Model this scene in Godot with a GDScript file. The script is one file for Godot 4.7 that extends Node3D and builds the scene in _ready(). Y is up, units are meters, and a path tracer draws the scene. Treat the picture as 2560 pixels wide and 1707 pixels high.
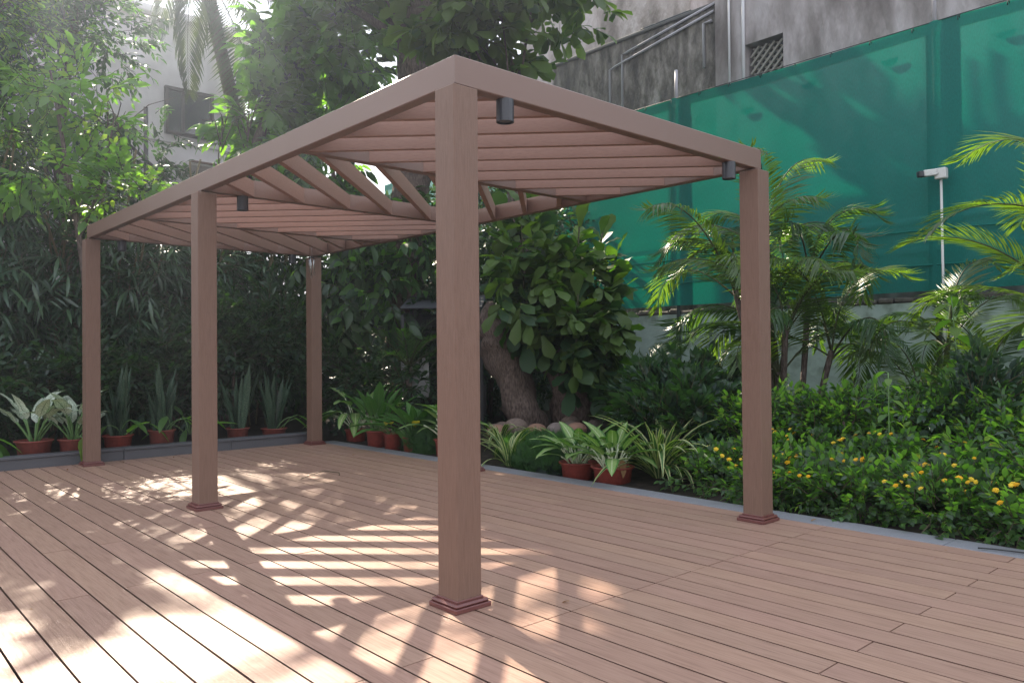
extends Node3D
# A timber pergola on a composite deck in a walled garden: trees and bamboo behind, green shade net on the right.

const SUN := Vector3(0.187, 0.641, -0.744)   # towards the sun
var windows := []                             # places that the canopy lets the sun through to
var mats := {}
var gaps := FastNoiseLite.new()


# ---------------------------------------------------------------- nodes
func meta(o: Node, label := "", category := "", group := "", kind := "") -> Node:
	if label != "": o.set_meta("label", label)
	if category != "": o.set_meta("category", category)
	if group != "": o.set_meta("group", group)
	if kind != "": o.set_meta("kind", kind)
	return o

func thing(called: String, label: String, category: String, at := Vector3.ZERO, group := "", turn := 0.0) -> Node3D:
	var o := Node3D.new()
	o.name = called
	add_child(o, true)
	o.position = at
	o.rotation.y = turn
	meta(o, label, category, group)
	return o

func part(parent: Node, called: String, m: Mesh, material: Material = null, at := Vector3.ZERO) -> MeshInstance3D:
	var o := MeshInstance3D.new()
	o.name = called
	o.mesh = m
	if material: o.material_override = material
	o.position = at
	parent.add_child(o, true)
	return o

func struct(called: String, m: Mesh, material: Material, at := Vector3.ZERO) -> MeshInstance3D:
	var o := part(self, called, m, material, at)
	o.set_meta("kind", "structure")
	return o

func copies(parent: Node, called: String, m: Mesh, where: Array) -> MultiMeshInstance3D:
	var mm := MultiMesh.new()
	mm.transform_format = MultiMesh.TRANSFORM_3D
	mm.mesh = m
	mm.instance_count = where.size()
	for i in where.size():
		mm.set_instance_transform(i, where[i])
	var o := MultiMeshInstance3D.new()
	o.name = called
	o.multimesh = mm
	parent.add_child(o, true)
	o.set_meta("kind", "stuff")
	return o


# ---------------------------------------------------------------- materials
func lin(r: float, g: float, b: float) -> Color:
	return Color(r, g, b).linear_to_srgb()

func mat(key: String, c: Color, rough := 0.7, spec := 0.5) -> StandardMaterial3D:
	if mats.has(key): return mats[key]
	var m := StandardMaterial3D.new()
	m.albedo_color = c
	m.roughness = rough
	m.metallic_specular = spec
	m.cull_mode = BaseMaterial3D.CULL_DISABLED
	mats[key] = m
	return m

func leafy(key: String, c: Color, through := Color(0, 0, 0), rough := 0.38, spec := 0.36) -> StandardMaterial3D:
	var m := mat(key, c, rough, spec)
	if through.g > 0.0:
		m.backlight_enabled = true
		m.backlight = through
	return m

func noise_tex(freq: float, stops: Array, octaves := 4, size := 512, sd := 1, kind := FastNoiseLite.TYPE_SIMPLEX_SMOOTH, normal := false) -> NoiseTexture2D:
	var n := FastNoiseLite.new()
	n.noise_type = kind
	n.frequency = freq
	n.fractal_octaves = octaves
	n.seed = sd
	var t := NoiseTexture2D.new()
	t.width = size
	t.height = size
	t.seamless = true
	t.noise = n
	if normal:
		t.as_normal_map = true
		t.bump_strength = 6.0
	elif stops.size():
		var g := Gradient.new()
		var offs := PackedFloat32Array()
		var cols := PackedColorArray()
		for s in stops:
			offs.append(s[0])
			cols.append(s[1])
		g.offsets = offs
		g.colors = cols
		t.color_ramp = g
	return t

func grained(key: String, c: Color, tex: Texture2D, scale: Vector3, rough := 0.6, offset := Vector3.ZERO, normal: Texture2D = null, nscale := 0.4, spec := 0.4) -> StandardMaterial3D:
	var m := mat(key, c, rough, spec)
	m.albedo_texture = tex
	m.uv1_triplanar = true
	m.uv1_world_triplanar = true
	m.uv1_scale = scale
	m.uv1_offset = offset
	if normal:
		m.normal_enabled = true
		m.normal_texture = normal
		m.normal_scale = nscale
	return m


# ---------------------------------------------------------------- shapes
func begin() -> SurfaceTool:
	var st := SurfaceTool.new()
	st.begin(Mesh.PRIMITIVE_TRIANGLES)
	return st

func done(st: SurfaceTool) -> ArrayMesh:
	st.generate_normals()
	return st.commit()

func tri(st: SurfaceTool, a: Vector3, b: Vector3, c: Vector3) -> void:
	st.add_vertex(a)
	st.add_vertex(b)
	st.add_vertex(c)

func quad(st: SurfaceTool, a: Vector3, b: Vector3, c: Vector3, d: Vector3) -> void:   # clockwise seen from outside
	tri(st, a, b, c)
	tri(st, a, c, d)

func box(st: SurfaceTool, t: Transform3D, size: Vector3, bevel := 0.0) -> void:
	st.set_smooth_group(-1)
	var h := size * 0.5
	var b := minf(bevel, minf(h.x, minf(h.y, h.z)) * 0.9)
	var v := {}
	for sx in [-1, 1]:
		for sy in [-1, 1]:
			for sz in [-1, 1]:
				var s := Vector3(sx, sy, sz)
				var p := s * h
				v[[s, 0]] = t * (p - Vector3(0, sy * b, sz * b))
				v[[s, 1]] = t * (p - Vector3(sx * b, 0, sz * b))
				v[[s, 2]] = t * (p - Vector3(sx * b, sy * b, 0))
	for axis in 3:
		for s in [-1, 1]:
			var u := (axis + 1) % 3
			var w := (axis + 2) % 3
			var q := []
			for k in [[-1, -1], [-1, 1], [1, 1], [1, -1]]:
				var c := Vector3.ZERO
				c[axis] = s
				c[u] = k[0]
				c[w] = k[1]
				q.append(v[[c, axis]])
			if s < 0: q.reverse()
			quad(st, q[0], q[1], q[2], q[3])
	if b <= 0.0: return
	for axis in 3:                       # the edges along each axis
		var u := (axis + 1) % 3
		var w := (axis + 2) % 3
		for su in [-1, 1]:
			for sw in [-1, 1]:
				var lo := Vector3.ZERO
				lo[axis] = -1
				lo[u] = su
				lo[w] = sw
				var hi := lo
				hi[axis] = 1
				var q := [v[[lo, u]], v[[hi, u]], v[[hi, w]], v[[lo, w]]]
				if su * sw < 0: q.reverse()
				quad(st, q[0], q[1], q[2], q[3])
	for sx in [-1, 1]:
		for sy in [-1, 1]:
			for sz in [-1, 1]:
				var s := Vector3(sx, sy, sz)
				if sx * sy * sz > 0: tri(st, v[[s, 0]], v[[s, 2]], v[[s, 1]])
				else: tri(st, v[[s, 0]], v[[s, 1]], v[[s, 2]])

func box_mesh(size: Vector3, bevel := 0.0, at := Vector3.ZERO) -> ArrayMesh:
	var st := begin()
	box(st, Transform3D(Basis.IDENTITY, at), size, bevel)
	return done(st)

func tube(st: SurfaceTool, pts: Array, radii: Array, sides := 8, lumps := 0.0, sd := 0, cap := true) -> void:
	st.set_smooth_group(1)
	var n := FastNoiseLite.new()
	n.seed = sd
	n.frequency = 1.0
	var rings := []
	var side := Vector3.ZERO
	for i in pts.size():
		var d: Vector3 = (pts[mini(i + 1, pts.size() - 1)] - pts[maxi(i - 1, 0)]).normalized()
		if side == Vector3.ZERO:
			side = d.cross(Vector3(0.31, 0.2, 0.93)).normalized()
		side = (side - d * side.dot(d)).normalized()
		var up := d.cross(side)
		var ring := []
		for k in sides + 1:
			var a := TAU * (k % sides) / sides
			var r: float = radii[i] if radii.size() > 1 else radii[0]
			var p: Vector3 = pts[i] + (side * cos(a) + up * sin(a)) * r
			if lumps > 0.0:
				p += (side * cos(a) + up * sin(a)) * r * lumps * n.get_noise_3dv(p * 2.2 / maxf(r, 0.05) * 0.35)
			ring.append(p)
		rings.append(ring)
	for i in pts.size() - 1:
		for k in sides:
			var u0 := float(k) / sides
			var u1 := float(k + 1) / sides
			var vv := [[rings[i][k], u0, i], [rings[i][k + 1], u1, i], [rings[i + 1][k + 1], u1, i + 1], [rings[i + 1][k], u0, i + 1]]
			for j in [0, 2, 1, 0, 3, 2]:
				st.set_uv(Vector2(vv[j][1], vv[j][2]))
				st.add_vertex(vv[j][0])
	if cap:
		for k in sides:
			tri(st, pts[0], rings[0][k], rings[0][k + 1])
			tri(st, pts[-1], rings[-1][k + 1], rings[-1][k])

func tube_mesh(pts: Array, radii: Array, sides := 8, lumps := 0.0, sd := 0) -> ArrayMesh:
	var st := begin()
	tube(st, pts, radii, sides, lumps, sd)
	return done(st)

func lathe(st: SurfaceTool, prof: Array, sides := 24, flute := 0.0, smooth := 1) -> void:    # prof: [radius, y] from the bottom up, outside
	st.set_smooth_group(smooth)
	for i in prof.size() - 1:
		for k in sides:
			var q := []
			for e in [[i, k], [i + 1, k], [i + 1, k + 1], [i, k + 1]]:
				var a: float = TAU * (e[1] % sides) / sides
				var r: float = prof[e[0]][0]
				if flute > 0.0 and prof[e[0]].size() > 2 and e[1] % 2: r -= flute
				q.append(Vector3(cos(a) * r, prof[e[0]][1], sin(a) * r))
			if prof[i][0] > 1e-5: tri(st, q[3], q[1], q[0])
			if prof[i + 1][0] > 1e-5: tri(st, q[3], q[2], q[1])

func bend(p: Vector3, dir: Vector3, length: float, fall: float, n := 8) -> Array:     # a stem that starts along dir and bends down by `fall` radians
	var pts := [p]
	var axis := dir.cross(Vector3.DOWN)
	axis = axis.normalized() if axis.length() > 0.001 else Vector3.RIGHT
	for i in n:
		var t := (i + 0.5) / n
		p += dir.rotated(axis, fall * t * t) * length / n
		pts.append(p)
	return pts

# a leaf blade from t's origin along its z, upper side y; kind: 0 lance, 1 ovate, 2 spoon (widest past the middle), 3 strap, 4 heart
func blade(st: SurfaceTool, t: Transform3D, length: float, width: float, kind := 0, fold := 0.3, droop := 0.5, n := 4, wave := 0.0) -> void:
	st.set_smooth_group(1)
	var p := Vector3.ZERO
	var rows := []
	for i in n + 1:
		var s := float(i) / n
		var a := droop * s
		var w := 0.0
		match kind:
			0: w = pow(sin(PI * clampf(pow(s, 0.8), 0, 1)), 0.9)
			1: w = pow(sin(PI * pow(s, 0.62)), 0.75)
			2: w = pow(sin(PI * clampf(pow(s, 1.75) * 0.97 + 0.03, 0, 1)), 0.62)
			3: w = minf(1.0, minf(0.5 + s * 2.0, (1.0 - s) * 3.0))
			4: w = pow(sin(PI * pow(s * 0.94 + 0.06, 0.5)), 0.8)
		if i == n: w = 0.0
		w *= width * 0.5
		var lift := fold * w + wave * w * sin(s * 17.0)
		var up := Vector3(0, cos(a), sin(a))
		rows.append([p + Vector3(-w, 0, 0) + up * lift, p, p + Vector3(w, 0, 0) + up * (fold * w - wave * w * sin(s * 15.0 + 1.0))])
		p += Vector3(0, -sin(a), cos(a)) * length / n
	for i in n:
		var v0 := float(i) / n
		var v1 := float(i + 1) / n
		var A: Array = rows[i]
		var B: Array = rows[i + 1]
		for h in 2:
			var u0 := h * 0.5
			var u1 := u0 + 0.5
			var c := [[A[h], u0, v0], [A[h + 1], u1, v0], [B[h + 1], u1, v1], [B[h], u0, v1]]
			var order := [0, 1, 2, 0, 2, 3]
			if i == n - 1: order = [0, 1, 2] if h == 0 else [0, 1, 2]
			if i == 0 and kind != 3 and kind != 4 and A[0].distance_to(A[1]) < 1e-5: order = [0, 2, 3]
			for j in order:
				st.set_uv(Vector2(c[j][1], c[j][2]))
				st.add_vertex(t * c[j][0])

func blade_mesh(length: float, width: float, kind := 0, fold := 0.3, droop := 0.5, n := 5, wave := 0.0) -> ArrayMesh:
	var st := begin()
	blade(st, Transform3D.IDENTITY, length, width, kind, fold, droop, n, wave)
	return done(st)

func aim(dir: Vector3, up := Vector3.UP, roll := 0.0) -> Basis:       # z along dir, y towards up
	var z := dir.normalized()
	var x := up.cross(z)
	x = x.normalized() if x.length() > 0.01 else Vector3.RIGHT
	var b := Basis(x, z.cross(x), z)
	return b.rotated(z, roll) if roll != 0.0 else b

# a twig with leaves in several greens: one surface per material
func spray(leaves: int, length: float, leaf: float, width: float, kind: int, materials: Array, sd: int, o := {}) -> ArrayMesh:
	var r := RandomNumberGenerator.new()
	r.seed = sd
	var sts := []
	for m in materials:
		sts.append(begin())
	var fan: float = o.get("fan", 0.9)
	var hang: float = o.get("hang", 0.3)
	for i in leaves:
		var s := (i + 0.6) / leaves
		var a: float = r.randf() * TAU if o.get("round", false) else (PI * 0.5 * (1 if i % 2 else -1) + r.randf_range(-0.7, 0.7))
		if i == leaves - 1: a = r.randf() * TAU
		var spread := fan * (1.0 if i < leaves - 1 else 0.25)
		var d := Vector3(sin(a) * sin(spread), cos(a) * sin(spread) * 0.7, cos(spread))
		d.y -= hang * r.randf_range(0.5, 1.5)
		var b := aim(d.normalized(), Vector3(r.randf_range(-0.4, 0.4), 1, r.randf_range(-0.5, 0.2)))
		var at := Vector3(0, -0.12 * s * s * length, s * length)
		var pick := r.randi() % materials.size()
		var k := r.randf_range(0.7, 1.15)
		blade(sts[pick], Transform3D(b, at), leaf * k, width * k, kind, o.get("fold", 0.25), o.get("droop", 0.5) * r.randf_range(0.4, 1.4), o.get("n", 3))
	var tw := begin()
	tube(tw, [Vector3.ZERO, Vector3(0, -0.03 * length, length * 0.5), Vector3(0, -0.12 * length, length)], [0.006, 0.004, 0.002], 3, 0.0, 0, false)
	var m := ArrayMesh.new()
	for i in materials.size():
		sts[i].generate_normals()
		var n := m.get_surface_count()
		sts[i].commit(m)
		if m.get_surface_count() > n: m.surface_set_material(n, materials[i])
	tw.generate_normals()
	tw.commit(m)
	m.surface_set_material(m.get_surface_count() - 1, o.get("twig", mats["twig"]))
	return m

func sunny(p: Vector3) -> bool:            # whether a leaf here would shade a place that the sun reaches
	for w in windows:                      # [outline in x and z, its height, share of it left dappled]
		if p.y < w[1] + 1.2: continue
		var s: Vector3 = p - SUN * ((p.y - w[1]) / SUN.y)
		var q := Vector2(s.x, s.z)
		q += Vector2(gaps.get_noise_2d(s.x * 60, s.z * 60), gaps.get_noise_2d(s.z * 60 + 500, s.x * 60)) * 0.2
		if Geometry2D.is_point_in_polygon(q, w[0]) and gaps.get_noise_2d(s.x * 20 + 90, s.z * 20) > w[2]: return true
	return false

# twigs through ellipsoids: blobs are [centre, radii, share]
func foliage(parent: Node3D, called: String, meshes: Array, blobs: Array, count: int, sd: int, o := {}) -> Array:
	var r := RandomNumberGenerator.new()
	r.seed = sd
	var total := 0.0
	for b in blobs: total += b[2] if b.size() > 2 else 1.0
	var lists := []
	for m in meshes: lists.append([])
	var n := FastNoiseLite.new()
	n.seed = sd
	n.frequency = o.get("clump", 0.9)
	var thr: float = o.get("gap", -0.12)
	for b in blobs:
		var c: Vector3 = b[0]
		var rad: Vector3 = b[1] if b[1] is Vector3 else Vector3.ONE * b[1]
		var want := int(count * (b[2] if b.size() > 2 else 1.0) / total)
		var tries := 0
		while want > 0 and tries < 60000:
			tries += 1
			var d := Vector3(r.randfn(), r.randfn(), r.randfn()).normalized()
			var k := pow(r.randf(), o.get("shell", 0.42))
			var p := c + d * rad * k
			if n.get_noise_3dv(p) < thr: continue
			want -= 1
			if p.y < o.get("floor", 0.1): continue
			if o.get("prune", true) and sunny(p): continue
			if p.x > -0.3 and p.x < 2.95 and p.z > -6.95 and p.z < 0.3 and p.y < 3.1: continue
			var out := (d / rad).normalized()
			var dir: Vector3 = out * o.get("out", 0.8) + Vector3(r.randfn(), r.randfn(), r.randfn()) * o.get("mess", 0.45) + Vector3.UP * o.get("up", 0.15)
			var s := r.randf_range(o.get("small", 0.75), o.get("big", 1.25))
			var basis := aim(dir, Vector3.UP + Vector3(r.randfn(), 0, r.randfn()) * 0.35).scaled(Vector3.ONE * s)
			lists[r.randi() % meshes.size()].append(Transform3D(basis, p - parent.position))
	var made := []
	for i in meshes.size():
		if lists[i].size(): made.append(copies(parent, called, meshes[i], lists[i]))
	return made


func prism(poly: Array, y0: float, y1: float, least := 0.0, bevel := 0.0) -> ArrayMesh:       # poly: [x, z] corners of an upright prism
	var pts := []
	for q in poly: pts.append(Vector2(q[0], q[1]))
	var area := 0.0
	for i in pts.size(): area += pts[i].cross(pts[(i + 1) % pts.size()]) * 0.5
	if absf(area) < least: return null
	if area < 0: pts.reverse()
	var inner := []
	for i in pts.size():
		var e0: Vector2 = (pts[i] - pts[i - 1]).normalized()
		var e1: Vector2 = (pts[(i + 1) % pts.size()] - pts[i]).normalized()
		var n0 := Vector2(-e0.y, e0.x)
		var n1 := Vector2(-e1.y, e1.x)
		inner.append(pts[i] + (n0 + n1) / maxf(1.0 + n0.dot(n1), 0.3) * bevel)
	var st := begin()
	st.set_smooth_group(-1)
	var rings := [[inner, y0], [pts, y0 + bevel], [pts, y1 - bevel], [inner, y1]] if bevel > 0.0 else [[pts, y0], [pts, y1]]
	for k in rings.size() - 1:
		var L: Array = rings[k]
		var U: Array = rings[k + 1]
		for i in pts.size():
			var j := (i + 1) % pts.size()
			quad(st, Vector3(L[0][j].x, L[1], L[0][j].y), Vector3(L[0][i].x, L[1], L[0][i].y), Vector3(U[0][i].x, U[1], U[0][i].y), Vector3(U[0][j].x, U[1], U[0][j].y))
	for i in range(1, pts.size() - 1):
		var q := [inner[0], inner[i], inner[i + 1]]
		tri(st, Vector3(q[0].x, y0, q[0].y), Vector3(q[1].x, y0, q[1].y), Vector3(q[2].x, y0, q[2].y))
		tri(st, Vector3(q[0].x, y1, q[0].y), Vector3(q[2].x, y1, q[2].y), Vector3(q[1].x, y1, q[1].y))
	return done(st)


# ---------------------------------------------------------------- deck
func make_deck() -> void:
	var deck := Node3D.new()
	deck.name = "deck"
	add_child(deck, true)
	meta(deck, "composite timber deck of long brown planks", "", "", "structure")
	var grain := noise_tex(0.012, [[0.0, Color(0.80, 0.78, 0.77)], [0.4, Color(0.94, 0.93, 0.92)], [0.6, Color(0.97, 0.97, 0.96)], [1.0, Color(1, 1, 1)]], 6, 1024, 3)
	var nrm := noise_tex(0.03, [], 4, 512, 9, FastNoiseLite.TYPE_SIMPLEX_SMOOTH, true)
	var tones := [lin(0.350, 0.217, 0.163), lin(0.338, 0.210, 0.159), lin(0.364, 0.228, 0.168), lin(0.330, 0.203, 0.156), lin(0.357, 0.219, 0.169), lin(0.343, 0.217, 0.163)]
	var ms := []
	for i in tones.size():
		ms.append(grained("plank%d" % i, tones[i], grain, Vector3(5.0, 3.0, 0.22), 0.45, Vector3(i * 0.37, 0, i * 0.21), nrm, 0.12))
	var r := RandomNumberGenerator.new()
	r.seed = 5
	var shapes := {}
	for row in 36:
		var x := 2.90 - 0.1606 * (row + 0.5)
		var ends := [-6.83, -5.57, -2.57, 0.43, 3.43, 4.6] if row % 2 else [-6.83, -4.45, -1.45, 1.57, 4.57]
		if row % 2 == 0 and x > -0.05: ends = [-6.83, -4.45, -1.45, 0.43, 1.57, 4.57]
		if row % 2 == 0 and x > 2.2: ends = [-6.83, -4.45, -2.57, 0.43, 1.57, 4.57]
		for i in ends.size() - 1:
			var gap := 0.009 if absf(ends[i + 1] - 1.57) < 0.01 else 0.005
			var length: float = ends[i + 1] - ends[i] - gap
			var key := int(length * 1000)
			if not shapes.has(key):      # a top slab over a narrower body: the clip groove in both sides
				var ps := begin()
				var h := length * 0.5
				var cut := [[-0.0757, 0.0145], [-0.0752, 0.015], [0.0752, 0.015], [0.0757, 0.0145], [0.066, 0.002], [0.066, -0.016], [-0.066, -0.016], [-0.066, 0.002]]
				ps.set_smooth_group(-1)
				for k in cut.size():
					var a: Array = cut[k]
					var b: Array = cut[(k + 1) % cut.size()]
					quad(ps, Vector3(a[0], a[1], -h), Vector3(b[0], b[1], -h), Vector3(b[0], b[1], h), Vector3(a[0], a[1], h))
					if k > 0 and k < cut.size() - 1:
						for e in [-1.0, 1.0]:
							var fan := [Vector3(cut[0][0], cut[0][1], e * h), Vector3(a[0], a[1], e * h), Vector3(b[0], b[1], e * h)]
							if e < 0: fan.reverse()
							tri(ps, fan[0], fan[1], fan[2])
				shapes[key] = done(ps)
			part(deck, "plank", shapes[key], ms[r.randi() % ms.size()], Vector3(x, -0.015 + r.randf_range(-0.0008, 0.0008), (ends[i] + ends[i + 1]) * 0.5))
	part(deck, "sub_frame", box_mesh(Vector3(5.78, 0.05, 11.4), 0.0, Vector3(0.01, -0.075, -1.13)), mat("dark_frame", lin(0.012, 0.008, 0.007), 0.95))

func kerb(called: String, a: Vector3, b: Vector3, size: Vector2, step: float, m: Material) -> void:
	var o := Node3D.new()
	o.name = called
	add_child(o, true)
	o.set_meta("kind", "structure")
	var length := a.distance_to(b)
	var n := int(round(length / step))
	var each := length / n
	var d := (b - a).normalized()
	var across := absf(d.z) > 0.5
	var sh := box_mesh(Vector3(size.x, size.y, each - 0.004) if across else Vector3(each - 0.004, size.y, size.x), 0.004)
	for i in n: part(o, "kerb_stone", sh, m, a + d * each * (i + 0.5))


# ---------------------------------------------------------------- pergola
const PX := 2.727
const PZ := [0.0, -3.283, -6.623]

func make_pergola() -> void:
	var root := thing("pergola", "brown timber-look pergola with chevron slats and six square posts on the deck", "pergola")
	var fine := noise_tex(0.02, [[0.0, Color(0.88, 0.87, 0.86)], [0.5, Color(0.96, 0.96, 0.96)], [1.0, Color(1, 1, 1)]], 5, 512, 21)
	var nrm := noise_tex(0.04, [], 3, 512, 22, FastNoiseLite.TYPE_SIMPLEX_SMOOTH, true)
	var post := grained("post", lin(0.182, 0.109, 0.079), fine, Vector3(9, 0.5, 9), 0.55, Vector3.ZERO, nrm, 0.15)
	var beam := mat("beam", lin(0.160, 0.093, 0.069), 0.4)
	var slat := grained("slat", lin(0.305, 0.180, 0.138), fine, Vector3(2, 6, 2), 0.5, Vector3(0.3, 0.1, 0), nrm, 0.1)
	var base := mat("post_base", lin(0.125, 0.042, 0.036), 0.35)
	var sleeve := box_mesh(Vector3(0.15, 2.47, 0.15), 0.003, Vector3(0, 1.2785, 0))
	var neck := box_mesh(Vector3(0.07, 0.2, 0.07), 0.002, Vector3(0, 2.431, 0))
	var plate := begin()
	box(plate, Transform3D(Basis.IDENTITY, Vector3(0, 0.0115, 0)), Vector3(0.217, 0.023, 0.217), 0.003)
	box(plate, Transform3D(Basis.IDENTITY, Vector3(0, 0.0318, 0)), Vector3(0.205, 0.0185, 0.205), 0.014)
	box(plate, Transform3D(Basis.IDENTITY, Vector3(0, 0.0455, 0)), Vector3(0.163, 0.012, 0.163), 0.003)
	var foot := done(plate)
	for z in PZ:
		for x in [0.0, PX]:
			var p := part(root, "post", sleeve, post, Vector3(x, 0, z))
			part(p, "base_plate", foot, base)
			part(p, "neck", neck, beam)
	var lo := 2.529
	var h := 0.143
	var e := 0.036
	# the outer frame is mitred at its corners, cross beams butt between the long beams
	var zf := -6.623
	for q in [[[-e, e], [-e, zf - e], [e, zf + e], [e, -e]], [[PX + e, e], [PX - e, -e], [PX - e, zf + e], [PX + e, zf - e]]]:
		part(root, "long_beam", prism(q, lo, lo + h, 0.0, 0.005), beam)
	for q in [[[-e, e], [e, -e], [PX - e, -e], [PX + e, e]], [[-e, zf - e], [PX + e, zf - e], [PX - e, zf + e], [e, zf + e]]]:
		part(root, "end_beam", prism(q, lo, lo + h, 0.0, 0.005), beam)
	var crosses := [0.0, -1.64, -3.283, -4.95, -6.623]
	for z in crosses.slice(1, 4):
		part(root, "cross_beam", box_mesh(Vector3(PX - 2 * e - 0.002, h - 0.004, 2 * e), 0.003), beam, Vector3(PX * 0.5, lo + h * 0.5, z))
	# chevron slats: 45 degrees, turning at every cross beam
	var w := 0.042
	var lines := [[0, -0.35], [1, -2.9], [0, -4.57], [1, -4.45]]
	for zone in 4:
		var z1: float = crosses[zone] - e - 0.001
		var z0: float = crosses[zone + 1] + e + 0.001
		var x0 := e + 0.001
		var x1 := PX - e - 0.001
		for k in range(-14, 15):
			var c: float = lines[zone][1] + 0.4525 * k
			var sgn := 1.0 if lines[zone][0] == 0 else -1.0        # z = sgn * x + c
			var poly := PackedVector2Array([Vector2(x0, z0), Vector2(x1, z0), Vector2(x1, z1), Vector2(x0, z1)])
			var wz := w * 0.7071 * 2.0
			var strip := PackedVector2Array([Vector2(-9, sgn * -9 + c), Vector2(9, sgn * 9 + c), Vector2(9, sgn * 9 + c + wz), Vector2(-9, sgn * -9 + c + wz)])
			for piece in Geometry2D.intersect_polygons(poly, strip):
				if piece.size() < 3: continue
				var pts := []
				for v in piece: pts.append([v.x, v.y])
				var m := prism(pts, lo + 0.006, lo + 0.134, 0.006)
				if m: part(root, "slat", m, slat)
	var can := begin()
	lathe(can, [[0.0, 0.012], [0.038, 0.012], [0.040, 0.0], [0.046, 0.0], [0.046, 0.115], [0.0, 0.115]], 24, 0.0, -1)
	var canm := done(can)
	for p in [[0.32, 0.0], [2.40, 0.0], [0.32, -3.283], [2.40, -3.283], [0.32, -6.623], [2.42, -6.623]]:
		var d := part(root, "downlight", canm, mat("lamp_black", lin(0.022, 0.024, 0.032), 0.35), Vector3(p[0], lo - 0.114, p[1]))
		var st := begin()
		lathe(st, [[0.0, 0.0], [0.034, 0.0]], 16)
		part(d, "lens", done(st), mat("lens", lin(0.12, 0.12, 0.13), 0.2), Vector3(0, 0.0095, 0))


# ---------------------------------------------------------------- walls, net and buildings
func sheet(nx: int, ny: int, f: Callable) -> ArrayMesh:       # f(u, v) -> point, front faces seen with u to the right and v up
	var st := begin()
	st.set_smooth_group(1)
	for i in nx:
		for j in ny:
			var u0 := float(i) / nx
			var u1 := float(i + 1) / nx
			var v0 := float(j) / ny
			var v1 := float(j + 1) / ny
			quad(st, f.call(u0, v0), f.call(u0, v1), f.call(u1, v1), f.call(u1, v0))
	return done(st)

func make_boundary() -> void:
	var stain := noise_tex(0.006, [[0.0, Color(0.7, 0.7, 0.68)], [0.3, Color(0.88, 0.88, 0.86)], [0.5, Color(0.96, 0.96, 0.96)], [1.0, Color(1, 1, 1)]], 6, 1024, 31)
	var rough := noise_tex(0.02, [], 5, 512, 32, FastNoiseLite.TYPE_SIMPLEX_SMOOTH, true)
	var paint := grained("wall_paint", lin(0.36, 0.455, 0.405), stain, Vector3(0.4, 0.4, 0.4), 0.85, Vector3.ZERO, rough, 0.3)
	var wall := thing("boundary_wall", "pale green painted rendered wall below the green net", "wall", Vector3(9.5, 0, 0))
	var n := FastNoiseLite.new()
	n.seed = 4
	n.frequency = 1.3
	part(wall, "wall_face", sheet(150, 18, func(u, v): return Vector3(n.get_noise_2d(u * 60, v * 9) * 0.012, v * 1.98 - 0.1, u * 24.0 - 18.5)), paint)
	part(wall, "wall_body", box_mesh(Vector3(0.22, 1.96, 24.0), 0.0, Vector3(0.13, 0.88, -6.5)), paint)
	var rubble := grained("rubble", lin(0.13, 0.12, 0.105), stain, Vector3(1.4, 1.4, 1.4), 0.95, Vector3(0.3, 0.2, 0.1), rough, 1.0)
	var r := RandomNumberGenerator.new()
	r.seed = 8
	var z := 5.4
	while z > -10.0:
		var l := r.randf_range(0.16, 0.36)
		var hgt := r.randf_range(0.06, 0.11)
		var st := begin()
		box(st, Transform3D(Basis.from_euler(Vector3(r.randf_range(-0.05, 0.05), r.randf_range(-0.1, 0.1), r.randf_range(-0.06, 0.06))), Vector3(0.1 + r.randf_range(-0.03, 0.03), 1.88 + hgt * 0.5, z - l * 0.5)), Vector3(0.26, hgt, l - 0.015), 0.025)
		part(wall, "coping_stone", done(st), rubble)
		z -= l
	# pipes along the wall's foot
	var grey := mat("pipe_grey", lin(0.38, 0.37, 0.40), 0.5)
	for p in [[0.36, 0.0], [0.30, 0.03]]:
		var pts := []
		for i in 25: pts.append(Vector3(9.44 - p[1], p[0] + sin(i * 1.7) * 0.012, 4.5 - i * 0.75))
		var o := part(self, "wall_pipe", tube_mesh(pts, [0.016], 6), grey)
		meta(o, ["upper" if p[0] > 0.33 else "lower"][0] + " of two grey service pipes along the wall's foot", "pipe", "pipes at the wall's foot")
	var w2 := thing("garden_wall", "grey rendered rear wall behind the bamboo", "wall", Vector3(0, 0, -13.2))
	part(w2, "wall_face", box_mesh(Vector3(19.0, 2.6, 0.2), 0.01, Vector3(-0.2, 1.2, 0)), grained("rear_wall", lin(0.16, 0.16, 0.15), stain, Vector3(0.5, 0.5, 0.5), 0.9, Vector3.ZERO, rough, 0.8))

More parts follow.
